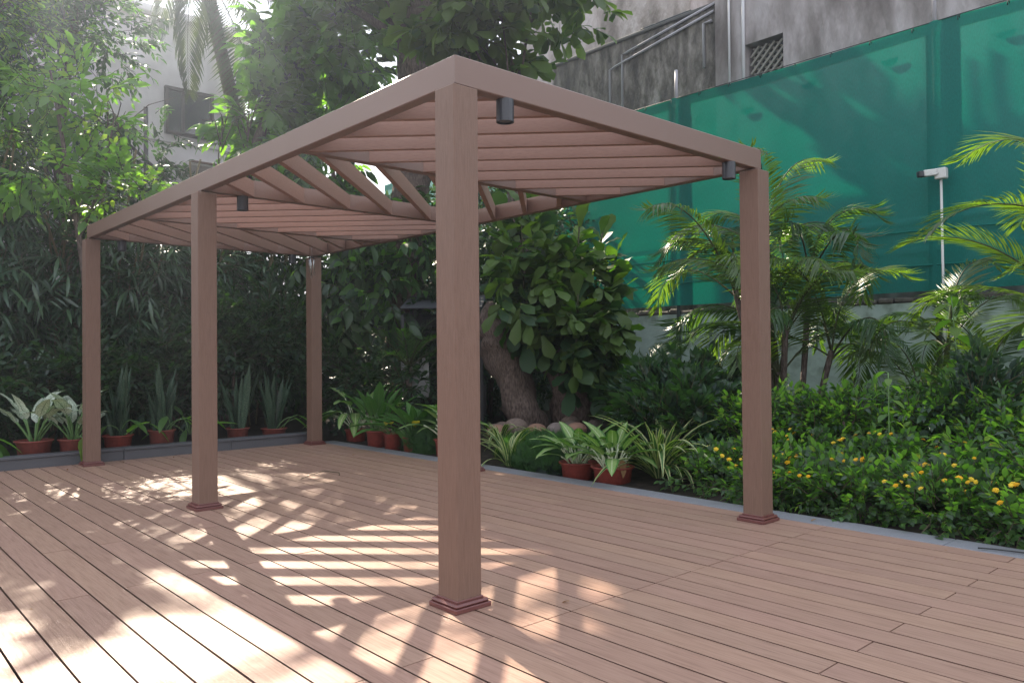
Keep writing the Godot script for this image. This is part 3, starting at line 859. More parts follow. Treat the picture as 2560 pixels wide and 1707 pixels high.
func make_potted() -> void:
	var cane := [blade_mesh(0.48, 0.165, 1, 0.25, 0.5, 7, 0.12), blade_mesh(0.42, 0.155, 1, 0.2, 1.0, 7, 0.15)]
	var agl := [blade_mesh(0.36, 0.125, 1, 0.22, 0.6, 6, 0.06), blade_mesh(0.31, 0.115, 1, 0.25, 1.0, 6, 0.07)]
	var pce := [blade_mesh(0.42, 0.12, 0, 0.35, 0.5, 6, 0.04), blade_mesh(0.48, 0.105, 0, 0.4, 0.35, 6)]
	var snk := [blade_mesh(0.85, 0.075, 3, 0.5, 0.05, 9, 0.15), blade_mesh(0.7, 0.07, 3, 0.45, 0.12, 9, 0.1), blade_mesh(0.5, 0.065, 3, 0.5, 0.2, 7, 0.15)]
	var g := "potted plants along the deck edge"
	var far := [
		[-0.45, -7.2, 0.19, 0.21, "cane", "speckled dumb cane in a clay pot, leftmost of the pots behind the far kerb"],
		[-0.06, -7.15, 0.16, 0.2, "cane2", "speckled dumb cane with one bright green drooping leaf, beside the far left post"],
		[0.43, -7.2, 0.165, 0.2, "snake", "snake plant in a clay pot just right of the far left post"],
		[0.92, -7.15, 0.155, 0.23, "snake2", "tall snake plant in the ribbed clay pot left of the middle post"],
		[1.95, -7.3, 0.15, 0.17, "snake3", "snake plant with one short pale blade in a clay pot right of the middle post"],
		[2.42, -7.2, 0.17, 0.14, "snake4", "dark snake plant in a low pot nearest the far corner post"]]
	for q in far:
		var o := thing("potted_plant", q[5], "potted plant", Vector3(q[0], 0.06, q[1]), g)
		pot(o, q[2], q[3], mats["clay_old"] if q[4] != "snake" else mats["clay"])
		var y: float = q[3] * 0.84
		match q[4]:
			"cane", "cane2":
				rosette(o, 14, 3 if q[4] == "cane" else 8, y, {"m": mats["cane"], "shapes": cane, "stalk": 0.30, "lean0": 0.05, "lean1": 0.7, "fall": 0.25, "thick": 0.011, "tip": 0.12})
				if q[4] == "cane2": stalked(o, Vector3(0, y, 0.05), Vector3(0.1, 0.5, 0.6), 0.22, 1.2, cane[1], mats["lime_a"], mats["petiole_green"], 0.008, 0.95, 0.7)
			_:
				var r := RandomNumberGenerator.new()
				r.seed = hash(q[4])
				for i in 22:
					var a := r.randf() * TAU
					var d := Vector3(cos(a), 0, sin(a))
					var lean := r.randf_range(0.02, 0.28)
					var lf := part(o, "blade", snk[r.randi() % 3], mats["snake"], d * r.randf_range(0.02, 0.09) + Vector3(0, y - 0.02, 0))
					lf.basis = aim(Vector3(d.x * sin(lean), cos(lean), d.z * sin(lean)), -d, r.randf_range(-1.2, 1.2)).scaled(Vector3.ONE * r.randf_range(0.8, 1.15))
				if q[4] == "snake": stalked(o, Vector3(0.03, y, 0.05), Vector3(0.3, 0.6, 0.5), 0.1, 0.6, cane[0], mats["mid_b"], mats["petiole_green"], 0.008, 0.8, -0.3)
				if q[4] != "snake3":
					for i in 3: stalked(o, Vector3(0.05 * i, y, 0.05), Vector3(r.randf_range(-0.6, 0.9), 1, 0.3), 0.3, 1.1, pce[0], mats["mid_a"], mats["petiole_green"], 0.005, 0.8, 0.7)
	var right := [
		[3.42, -6.72, 0.15, 0.2, "pale", "pale leaved plant in a shaded dark clay pot at the far right deck corner"],
		[3.36, -6.05, 0.16, 0.24, "peace", "broad upright green plant in the clay pot second from the far right corner"],
		[3.32, -5.62, 0.125, 0.23, "small", "small dracaena with a yellow leaf in the narrow clay pot"],
		[3.36, -5.18, 0.165, 0.22, "peace2", "bushy dark green plant in the wide clay pot beside the fern"],
		[3.33, -4.45, 0.165, 0.25, "agl", "aglaonema on pale stems in the clay pot left of the nearest post"],
		[3.38, -2.38, 0.185, 0.18, "agl2", "pale variegated aglaonema in a clay pot, left one of the pair on the right kerb"],
		[3.37, -1.92, 0.2, 0.185, "agl3", "pale variegated aglaonema with dry leaves, right one of the pair on the right kerb"]]
	for q in right:
		var o := thing("potted_plant", q[5], "potted plant", Vector3(q[0], -0.06, q[1]), g)
		pot(o, q[2], q[3], mats["clay"])
		var y: float = q[3] * 0.84
		match q[4]:
			"pale": rosette(o, 16, 21, y, {"m": mats["aglao"], "shapes": cane, "stalk": 0.42, "lean0": 0.05, "lean1": 1.0, "fall": 0.7, "sm": mats["petiole"], "thick": 0.008})
			"peace": rosette(o, 24, 22, y, {"m": mats["peace"], "shapes": pce, "stalk": 0.28, "lean0": 0.03, "lean1": 0.6, "fall": 0.2, "spread": 0.1, "tip": 0.06})
			"small": rosette(o, 10, 23, y, {"m": mats["peace"], "shapes": pce, "stalk": 0.2, "lean0": 0.2, "lean1": 1.0, "fall": 0.6, "odd": 0.15, "odd_m": "yellow"})
			"peace2": rosette(o, 24, 24, y, {"m": mats["peace"], "shapes": pce, "stalk": 0.2, "lean0": 0.05, "lean1": 0.7, "fall": 0.3, "spread": 0.1, "odd": 0.08, "odd_m": "yellow", "tip": 0.25})
			"agl": rosette(o, 20, 25, y, {"m": mats["aglao"], "shapes": agl, "stalk": 0.34, "lean0": 0.05, "lean1": 0.8, "fall": 0.4, "sm": mats["petiole"], "thick": 0.009})
			"agl2": rosette(o, 26, 26, y, {"m": mats["aglao"], "shapes": agl, "stalk": 0.21, "lean0": 0.05, "lean1": 0.85, "fall": 0.3, "sm": mats["petiole"], "thick": 0.007, "spread": 0.1, "tip": 0.3})
			"agl3":
				rosette(o, 26, 27, y, {"m": mats["aglao"], "shapes": agl, "stalk": 0.21, "lean0": 0.05, "lean1": 0.85, "fall": 0.3, "sm": mats["petiole"], "thick": 0.007, "spread": 0.1, "tip": 0.3})
				for i in 3: stalked(o, Vector3(0.04 * i - 0.04, y, 0.06), Vector3(0.2 - 0.3 * i, 1, 0.2), 0.16, 1.5, agl[1], mats["dry"], mats["petiole"], 0.006, 0.6, 1.1)
	# strap-leaved variegated plants in the bed
	var strap := [blade_mesh(0.8, 0.042, 3, 0.4, 1.9, 10), blade_mesh(0.7, 0.038, 3, 0.4, 1.3, 10), blade_mesh(0.65, 0.04, 3, 0.35, 2.4, 10), blade_mesh(0.5, 0.038, 3, 0.4, 0.7, 8)]
	var sp := [
		[3.42, -3.45, 0.95, 30, "cream striped strap-leaf plant against the deck kerb beside the nearest post"],
		[4.3, -4.6, 0.9, 34, "cream striped strap-leaf plant left of the stones at the tree's foot"],
		[3.8, -1.7, 1.3, 64, "large cream striped strap-leaf plant right of the pair of pots"]]
	for q in sp:
		var o := thing("striped_plant", q[4], "plant", Vector3(q[0], -0.04, q[1]), "striped strap-leaf plants in the bed")
		var r := RandomNumberGenerator.new()
		r.seed = q[3]
		for i in q[3]:
			var a := r.randf() * TAU
			var lean := r.randf_range(0.05, 0.8)
			var d := Vector3(cos(a), 0, sin(a))
			var lf := part(o, "leaf", strap[r.randi() % 4], mats["spider"], d * 0.04)
			lf.basis = aim(Vector3(d.x * sin(lean), cos(lean), d.z * sin(lean)), -d, r.randf_range(-0.3, 0.3)).scaled(Vector3.ONE * q[2] * r.randf_range(0.7, 1.15))
	# a few dark nursery pots with seedlings at the left edge
	for q in [[-1.0, -7.1, "small black nursery pot with a green seedling at the left picture edge"], [1.32, -7.3, "small black nursery pot with a thin drooping seedling left of the middle post"]]:
		var o := thing("nursery_pot", q[2], "potted plant", Vector3(q[0], 0.06, q[1]), "black nursery pots")
		pot(o, 0.12, 0.14, mats["black_pot"])
		rosette(o, 7, int(q[0] * 10) + 50, 0.11, {"m": mats["mid_a"], "shapes": pce, "stalk": 0.26, "lean0": 0.1, "lean1": 0.8, "fall": 1.0, "tip": 0.6})

func frond(length: float, leaflets: int, leaf: float, fall: float, hang: float, sd: int, m: Material, twist := 0.0) -> ArrayMesh:      # along z, arching down
	var r := RandomNumberGenerator.new()
	r.seed = sd
	var rib := begin()
	var pts := bend(Vector3.ZERO, Vector3(0, 0, 1), length, fall, 14)
	var radii := []
	for i in pts.size(): radii.append(0.014 * (1.0 - 0.85 * i / pts.size()))
	tube(rib, pts, radii, 5, 0.0, 0, false)
	var st := begin()
	for i in leaflets:
		var s := 0.16 + 0.84 * (i + 0.5) / leaflets
		var f := s * (pts.size() - 1)
		var k := mini(int(f), pts.size() - 2)
		var p: Vector3 = pts[k].lerp(pts[k + 1], f - k)
		var d: Vector3 = (pts[k + 1] - pts[k]).normalized()
		var size := leaf * (0.55 + 0.75 * sin(PI * pow((s - 0.1) / 0.95, 0.8))) * r.randf_range(0.9, 1.1)
		for side in [-1.0, 1.0]:
			var up := d.cross(Vector3(-1, 0, 0)).normalized()
			if up.y < 0: up = -up
			var ang := lerpf(1.15, 0.45, s) + r.randf_range(-0.08, 0.08)
			var dir: Vector3 = d * cos(ang) + Vector3(side, 0, 0) * sin(ang) + up * (0.35 - hang)
			blade(st, Transform3D(aim(dir, up + Vector3(0, 0.3, 0)), p), size, leaf * 0.055, 0, 0.5, hang * 1.4 * r.randf_range(0.6, 1.3), 3)
	var mesh := ArrayMesh.new()
	rib.generate_normals()
	rib.commit(mesh)
	mesh.surface_set_material(0, mats["stem_green"])
	st.generate_normals()
	st.commit(mesh)
	mesh.surface_set_material(1, m)
	return mesh

func areca(label: String, at: Vector3, stems: Array, shapes: Array, n: int, sd: int, scale := 1.0) -> Node3D:     # stems: [lean x, lean z, height]
	var o := thing("areca_palm", label, "palm", at, "areca palms by the wall")
	var r := RandomNumberGenerator.new()
	r.seed = sd
	for s in stems:
		var top := Vector3(s[0], s[2], s[1])
		var foot := Vector3(s[0] * 0.35 + r.randf_range(-0.12, 0.12), 0, s[1] * 0.35 + r.randf_range(-0.12, 0.12))
		if s[2] > 0.3: part(o, "stem", tube_mesh(smooth_path([foot, foot.lerp(top, 0.5) + Vector3(r.randf_range(-0.05, 0.05), 0, 0), top]), [0.035 * scale], 8), mats["bark_grey"] if r.randf() < 0.5 else mats["stem_green"])
		for i in n:
			var a: float = i * 2.4 + r.randf_range(-0.5, 0.5) + s[0] * 3.0
			var lean := lerpf(0.12, 1.15, (i + 0.3) / n) * r.randf_range(0.85, 1.15)
			var d := Vector3(cos(a) * sin(lean), cos(lean), sin(a) * sin(lean))
			var f := part(o, "frond", shapes[r.randi() % shapes.size()], null, top + Vector3(0, -0.02 * i, 0))
			f.basis = aim(d, Vector3.UP if lean > 0.3 else -Vector3(d.x, 0, d.z), r.randf_range(-0.3, 0.3)).scaled(Vector3.ONE * scale * r.randf_range(0.8, 1.1))
	return o

func make_palms() -> void:
	var shapes := []
	for i in 4: shapes.append(frond([1.7, 1.5, 1.8, 1.4][i], 52, 0.38, [2.1, 2.5, 1.7, 2.8][i], 0.4 + 0.1 * i, 100 + i, mats["palm_a"] if i % 2 else mats["palm_b"]))
	areca("tall clumped areca palm right of the right front post, its top fronds sunlit", Vector3(6.6, 0, -1.95), [[0.05, -0.2, 2.5], [-0.3, -0.45, 2.0], [0.35, 0.2, 2.15], [-0.35, 0.25, 1.45], [0.3, 0.5, 1.2], [-0.15, 0.05, 0.95], [0.25, -0.35, 1.6]], shapes, 6, 201, 1.05)
	areca("low areca palm between the leafy tree and the right front post", Vector3(7.6, 0, -4.9), [[0.1, 0, 0.6], [-0.3, 0.3, 0.3]], shapes, 7, 202, 0.85)
	areca("dark areca palm under the security camera", Vector3(7.8, 0, -0.45), [[0, 0, 1.3], [0.25, 0.35, 0.8], [-0.3, -0.2, 0.6]], shapes, 6, 203, 0.9)
	var big := []
	for i in 3: big.append(frond([2.0, 2.2, 1.8][i], 56, 0.44, [1.3, 1.7, 1.5][i], 0.25 + 0.1 * i, 120 + i, mats["palm_b"] if i < 2 else mats["palm_a"]))
	var o := areca("areca palm at the right picture edge, its arching fronds reaching in", Vector3(6.9, 0, 1.35), [[0.0, 0.0, 2.3], [0.3, -0.4, 1.7], [0.4, 0.5, 1.4]], big, 8, 204)
	# coconut palm: long drooping fronds from above the picture
	var co := thing("coconut_palm", "coconut palm whose long drooping fronds hang in front of the pale house", "palm", Vector3(3.3, 0, -12.4))
	trunk_at(co, "trunk", [Vector3(1.5, 0, -0.3), Vector3(1.3, 4, -0.3), Vector3(0.1, 8.85, 0)], [0.17, 0.14, 0.13], mats["bark_grey"], 10, 0.1)
	var cf := []
	for i in 3: cf.append(frond(4.2, 70, 0.62, [1.3, 1.6, 1.1][i], 0.95, 140 + i, mats["coco"]))
	var dirs := [[-0.85, 0.25, 0.1, 0.95], [-0.25, -0.3, 0.5, 1.0], [0.12, -0.5, 0.35, 1.05], [0.75, -0.05, 0.3, 0.95], [0.6, -0.5, 0.3, 0.95], [0.1, 0.4, -1.0, 1.0], [-0.6, 0.5, -0.8, 1.0]]
	for i in dirs.size():
		var f := part(co, "frond", cf[i % 3], null, Vector3(0.1, 8.85, 0))
		f.basis = aim(Vector3(dirs[i][0], dirs[i][1], dirs[i][2]), Vector3.UP).scaled(Vector3.ONE * dirs[i][3])

func tree(called: String, label: String, at: Vector3, group := "") -> Node3D:
	return thing(called, label, "tree", at, group)

func make_trees() -> void:
	var oval := spray(9, 0.42, 0.15, 0.06, 1, [mats["dark_a"], mats["dark_b"], mats["mid_a"]], 301)
	var oval2 := spray(11, 0.5, 0.14, 0.055, 1, [mats["dark_a"], mats["dark_c"], mats["dark_b"]], 302, {"round": true})
	var neem := spray(14, 0.42, 0.10, 0.028, 0, [mats["mid_b"], mats["lime_a"], mats["dark_b"]], 303, {"hang": 0.5})
	var limey := spray(7, 0.42, 0.27, 0.14, 4, [mats["mid_a"], mats["mid_b"], mats["lime_a"]], 304, {"hang": 0.7, "droop": 0.6})
	var limey2 := spray(8, 0.45, 0.24, 0.125, 4, [mats["mid_a"], mats["dark_b"], mats["mid_b"]], 305, {"hang": 0.6, "round": true})
	var sap := spray(7, 0.3, 0.17, 0.075, 1, [mats["mid_b"], mats["mid_b"], mats["lime_a"]], 306, {"hang": 0.25})
	var sap2 := spray(7, 0.3, 0.2, 0.085, 1, [mats["mid_a"], mats["mid_b"], mats["dark_b"]], 307, {"hang": 0.3})
	var hang := spray(7, 0.45, 0.26, 0.11, 1, [mats["dark_b"], mats["mid_a"], mats["dark_a"]], 308, {"hang": 1.0, "droop": 0.5, "n": 4})
	var alm := spray(8, 0.22, 0.28, 0.15, 2, [mats["almond_a"], mats["almond_b"], mats["almond_c"]], 309, {"round": true, "hang": 0.1, "fan": 1.1, "n": 4})

	var a := tree("leafy_tree", "dark leafy tree at the upper left in front of the pale house", Vector3(0.7, 0, -11.0), "trees behind the bamboo")
	trunk_at(a, "trunk", [Vector3.ZERO, Vector3(0.1, 2.5, 0), Vector3(-0.1, 4.6, 0.1), Vector3(0.2, 7, 0)], [0.16, 0.13, 0.1, 0.05], mats["bark"])
	var blobs := [[Vector3(0.6, 5.6, -10.8), Vector3(1.5, 1.3, 1.2), 1.0], [Vector3(1.6, 5.3, -11.0), Vector3(0.95, 1.2, 0.9), 0.7], [Vector3(0.0, 7.2, -11), Vector3(1.9, 1.3, 1.5), 1.2], [Vector3(-1.3, 4.4, -10.6), Vector3(1.2, 1.4, 1.0), 0.8]]
	limbs(a, blobs, Vector3(0.0, 3.2, 0), mats["bark"])
	foliage(a, "crown", [oval, oval2], blobs, 2600, 401, {"floor": 2.6})
	foliage(a, "crown", [oval, oval2], [[Vector3(1.25, 6.7, -11.1), Vector3(0.75, 1.0, 0.6), 1.0]], 130, 416, {"prune": false, "gap": -0.1})

	var b := tree("neem_tree", "feathery yellow-green tree in the top left corner", Vector3(-1.9, 0, -9.6), "trees behind the bamboo")
	trunk_at(b, "trunk", [Vector3.ZERO, Vector3(0.2, 3, 0), Vector3(0.5, 6, 0.1)], [0.13, 0.1, 0.05], mats["bark"])
	blobs = [[Vector3(-0.8, 5.9, -9.2), Vector3(1.3, 1.1, 1.0), 1.0], [Vector3(-0.5, 4.3, -9.3), Vector3(0.7, 0.9, 0.7), 0.5], [Vector3(0.3, 7.3, -9.5), Vector3(1.4, 0.9, 1.2), 0.8], [Vector3(-2.4, 6.0, -9.4), Vector3(1.3, 1.6, 1.2), 0.7]]
	limbs(b, blobs, Vector3(0.2, 3.0, 0), mats["bark"])
	foliage(b, "crown", [neem, neem, oval], blobs, 1500, 402, {"floor": 2.6})

	var c := tree("sapling", "slender sapling with bright sunlit leaves behind the far left post", Vector3(0.25, 0, -8.2), "trees behind the bamboo")
	trunk_at(c, "trunk", [Vector3(0.1, 0, 0), Vector3(0.08, 2.0, 0), Vector3(-0.15, 3.6, 0.05), Vector3(-0.35, 4.8, 0.1)], [0.05, 0.045, 0.03, 0.012], mats["bark_grey"], 8, 0.1)
	trunk_at(c, "limb", [Vector3(-0.02, 2.7, 0), Vector3(0.25, 3.5, 0.05), Vector3(0.4, 4.4, 0.1)], [0.025, 0.02, 0.008], mats["bark_grey"], 6, 0.1)
	blobs = [[Vector3(0.0, 4.55, -8.1), Vector3(0.75, 0.3, 0.6), 1.0], [Vector3(0.75, 3.35, -8.0), Vector3(0.55, 0.4, 0.5), 0.9], [Vector3(-0.25, 3.5, -8.1), Vector3(0.5, 0.25, 0.5), 0.5], [Vector3(0.45, 4.2, -8.1), Vector3(0.4, 0.25, 0.4), 0.4]]
	foliage(c, "crown", [sap, sap2], blobs, 170, 403, {"prune": false, "gap": -0.3})

	var d := tree("broadleaf_tree", "bright green broad-leaved tree rising behind the left pergola beam", Vector3(3.55, 0, -10.3), "trees behind the bamboo")
	trunk_at(d, "trunk", [Vector3(-0.45, 0, 0), Vector3(-0.4, 2.6, 0), Vector3(-0.25, 4.2, 0.05), Vector3(0.4, 6, 0.1)], [0.17, 0.14, 0.12, 0.06], mats["bark"])
	blobs = [[Vector3(3.3, 5.3, -9.9), Vector3(0.7, 0.6, 0.8), 0.7], [Vector3(4.0, 5.2, -10.2), Vector3(1.1, 0.9, 0.9), 0.8], [Vector3(3.8, 6.5, -10.1), Vector3(1.2, 0.7, 0.9), 1.0], [Vector3(4.6, 6.4, -9.9), Vector3(0.9, 0.9, 0.8), 0.7], [Vector3(2.75, 5.1, -9.7), Vector3(0.45, 0.35, 0.5), 0.25], [Vector3(4.9, 4.9, -10.4), Vector3(0.9, 0.9, 0.8), 0.6]]
	limbs(d, blobs, Vector3(-0.3, 3.6, 0), mats["bark"])
	foliage(d, "crown", [limey, limey2], blobs, 800, 404, {"floor": 2.6, "gap": 0.02})

	var e := tree("old_tree", "tall old tree with a thick grey trunk behind the pergola's near corner", Vector3(5.35, 0, -8.0), "trees behind the bamboo")
	trunk_at(e, "trunk", [Vector3(-0.35, 0, 0), Vector3(-0.2, 2.2, 0), Vector3(-0.05, 4.2, 0), Vector3(0.12, 6.2, 0), Vector3(0.3, 8.6, -0.1)], [0.34, 0.28, 0.30, 0.36, 0.26], mats["bark"], 16, 0.55, 3)
	blobs = [[Vector3(4.4, 8.4, -8.6), Vector3(2.2, 1.0, 2.0), 1.0], [Vector3(2.2, 8.7, -9.6), Vector3(1.9, 0.9, 2.0), 0.9], [Vector3(6.2, 10.0, -9.4), Vector3(2.0, 0.7, 1.6), 1.1], [Vector3(7.9, 10.3, -10.9), Vector3(1.35, 0.7, 1.7), 1.0], [Vector3(5.6, 10.4, -11.6), Vector3(2.4, 0.7, 1.6), 1.1], [Vector3(7.6, 10.9, -13.0), Vector3(1.6, 0.7, 1.6), 0.8], [Vector3(11.1, 10.7, -9.3), Vector3(1.1, 0.4, 0.3), 0.07], [Vector3(4.8, 9.9, -11.4), Vector3(2.6, 0.9, 1.8), 0.9], [Vector3(0.6, 9.4, -10.8), Vector3(1.6, 0.8, 2.2), 0.7], [Vector3(2.6, 10.5, -12.6), Vector3(2.8, 0.9, 1.6), 0.7]]
	limbs(e, blobs, Vector3(0.15, 6.4, 0), mats["bark"], 0.1)
	foliage(e, "crown", [limey, limey2, limey2], blobs, 5200, 405, {"floor": 4.0, "gap": -0.28, "big": 1.5})
	foliage(e, "crown", [limey, limey2], [[Vector3(4.6, 6.5, -8.9), Vector3(0.9, 0.9, 0.7), 1.0]], 130, 415, {"floor": 4.0})

	var h := tree("hanging_leaf_tree", "young tree with broad hanging leaves behind the far corner post", Vector3(4.0, 0, -8.4), "trees behind the bamboo")
	trunk_at(h, "trunk", [Vector3(0.35, 0, 0.1), Vector3(0.3, 2.0, 0), Vector3(0.15, 3.2, 0.05), Vector3(0.0, 4.3, 0)], [0.09, 0.075, 0.06, 0.03], mats["bark_grey"], 9, 0.3)
	blobs = [[Vector3(3.9, 3.0, -8.0), Vector3(0.8, 0.7, 0.6), 1.0], [Vector3(4.7, 3.1, -7.8), Vector3(0.7, 0.7, 0.6), 0.8], [Vector3(4.2, 2.2, -7.6), Vector3(0.8, 0.5, 0.5), 0.8], [Vector3(3.6, 4.0, -8.3), Vector3(0.8, 0.6, 0.6), 0.6]]
	limbs(h, blobs, Vector3(0.25, 2.2, 0), mats["bark_grey"], 0.03)
	foliage(h, "crown", [hang], blobs, 330, 406, {"prune": false, "up": -0.2, "gap": -0.3})

	# the leafy tree in the bed: thick leaning trunks, upright shoots whose big leaves are parts
	var t := tree("almond_tree", "thick trunked tree in the bed with big paddle leaves on upright shoots", Vector3(5.35, 0, -5.3))
	trunk_at(t, "trunk", [Vector3(0.12, -0.1, 0.02), Vector3(0.04, 0.25, 0.0), Vector3(-0.1, 0.8, -0.1), Vector3(-0.26, 1.3, -0.22), Vector3(-0.33, 1.6, -0.3), Vector3(-0.33, 1.95, -0.35)], [0.36, 0.26, 0.25, 0.28, 0.22, 0.05], mats["bark"], 18, 0.5, 5)
	trunk_at(t, "trunk", [Vector3(0.75, -0.1, 0.35), Vector3(0.72, 0.3, 0.32), Vector3(0.68, 0.75, 0.28), Vector3(0.62, 1.15, 0.2), Vector3(0.6, 1.6, 0.1)], [0.42, 0.34, 0.32, 0.3, 0.16], mats["bark"], 18, 0.5, 6)
	trunk_at(t, "limb", [Vector3(0.5, 1.4, -0.1), Vector3(0.42, 2.2, -0.3), Vector3(0.25, 3.2, -0.4), Vector3(0.1, 4.3, -0.3), Vector3(-0.2, 5.4, 0.1)], [0.16, 0.12, 0.10, 0.09, 0.06], mats["bark_grey"], 12, 0.25, 7)
	var paddles := [blade_mesh(0.37, 0.21, 2, 0.12, 0.45, 6, 0.12), blade_mesh(0.33, 0.19, 2, 0.15, 0.7, 6, 0.14), blade_mesh(0.41, 0.22, 2, 0.1, 0.3, 6, 0.1)]
	var r := RandomNumberGenerator.new()
	r.seed = 31
	var pm := [mats["almond_a"], mats["almond_a"], mats["almond_b"], mats["almond_c"]]
	# foot and top of every shoot, out of the two trunks
	var shoots := [[-0.42, 1.5, 0.25, -0.62, 3.2, 0.15], [-0.25, 1.3, 0.3, -0.35, 3.25, 0.35], [0.0, 1.2, 0.5, -0.05, 2.85, 0.6], [0.3, 0.95, 0.75, 0.32, 3.1, 0.85], [0.55, 0.85, 0.8, 0.62, 2.9, 1.0], [0.75, 0.7, 0.85, 0.82, 2.55, 1.05], [0.85, 0.6, 0.7, 0.98, 2.3, 0.9], [0.2, 0.7, 0.75, 0.1, 2.0, 1.0], [0.6, 0.6, 0.9, 0.6, 1.7, 1.2], [-0.1, 1.7, 0.0, -0.15, 3.7, -0.1]]
	var left := 298
	for s in shoots:
		var foot := Vector3(s[0], s[1], s[2])
		var top := Vector3(s[3], s[4], s[5])
		part(t, "shoot", tube_mesh(smooth_path([foot + Vector3(0.15, -0.2, -0.3), foot, foot.lerp(top, 0.6) + Vector3(r.randf_range(-0.05, 0.05), 0, r.randf_range(-0.05, 0.05)), top]), [0.013], 6), mats["stem_green"])
		var n := int(foot.distance_to(top) / 0.056)
		for i in n:
			if left <= 0: break
			left -= 1
			var k := float(i) / n
			var turn := i * 2.399 + r.randf_range(-0.4, 0.4)
			var lean := lerpf(2.35, 0.75, pow(k, 0.8)) + r.randf_range(-0.35, 0.35)
			if i > n - 4: lean = 0.35
			var dir := Vector3(cos(turn) * sin(lean), cos(lean), sin(turn) * sin(lean))
			var leaf := part(t, "leaf", paddles[r.randi() % 3], pm[mini(3, int(r.randf() * 2.0 + k * 1.5))], foot.lerp(top, k) + dir * 0.03)
			leaf.basis = aim(dir, Vector3.UP, r.randf_range(-0.6, 0.6)).scaled(Vector3.ONE * r.randf_range(0.8, 1.2))
	blobs = [[Vector3(5.2, 2.3, -4.9), Vector3(0.7, 0.8, 0.4), 0.5], [Vector3(5.75, 1.9, -4.6), Vector3(0.6, 0.8, 0.4), 0.5], [Vector3(5.95, 1.4, -4.45), Vector3(0.4, 0.6, 0.35), 0.3]]
	foliage(t, "inner_leaves", [alm], blobs, 170, 411, {"prune": false, "up": -0.1, "gap": -0.5, "shell": 0.25})
	blobs = [[Vector3(4.6, 6.5, -5.0), Vector3(1.0, 0.6, 0.9), 0.5], [Vector3(5.9, 6.7, -5.4), Vector3(1.2, 0.7, 1.0), 0.6], [Vector3(3.6, 7.2, -5.2), Vector3(1.4, 0.7, 1.3), 0.9], [Vector3(4.5, 7.6, -3.8), Vector3(1.5, 0.6, 1.2), 0.8], [Vector3(5.3, 5.1, -5.6), Vector3(0.5, 0.5, 0.5), 0.2], [Vector3(4.75, 5.65, -5.4), Vector3(0.6, 0.5, 0.5), 0.35], [Vector3(4.3, 5.9, -5.6), Vector3(0.6, 0.45, 0.5), 0.25]]
	limbs(t, blobs, Vector3(0.0, 4.6, -0.2), mats["bark_grey"], 0.05)
	foliage(t, "crown", [alm], blobs, 700, 412, {"floor": 2.0, "gap": -0.3})

func limbs(o: Node3D, blobs: Array, from: Vector3, m: Material, thick := 0.06) -> void:
	var r := RandomNumberGenerator.new()
	r.seed = 77
	for b in blobs:
		var to: Vector3 = b[0] - o.position
		var mid := from.lerp(to, 0.55) + Vector3(r.randf_range(-0.2, 0.2), r.randf_range(-0.3, 0.1), r.randf_range(-0.2, 0.2))
		part(o, "limb", tube_mesh(smooth_path([from, mid, to]), [thick, thick * 0.7, thick * 0.5, thick * 0.35, thick * 0.25, thick * 0.2, thick * 0.18, thick * 0.15, thick * 0.12, thick * 0.1, thick * 0.08], 7, 0.3, 2), m)
		for i in 5:
			var d := Vector3(r.randfn(), r.randfn() * 0.6 + 0.2, r.randfn()).normalized()
			var rad: Vector3 = b[1] if b[1] is Vector3 else Vector3.ONE * b[1]
			part(o, "branch", tube_mesh([mid.lerp(to, 0.3 + 0.14 * i), to + d * rad * 0.4, to + d * rad * 0.9], [thick * 0.22, thick * 0.14, thick * 0.06], 5), m)

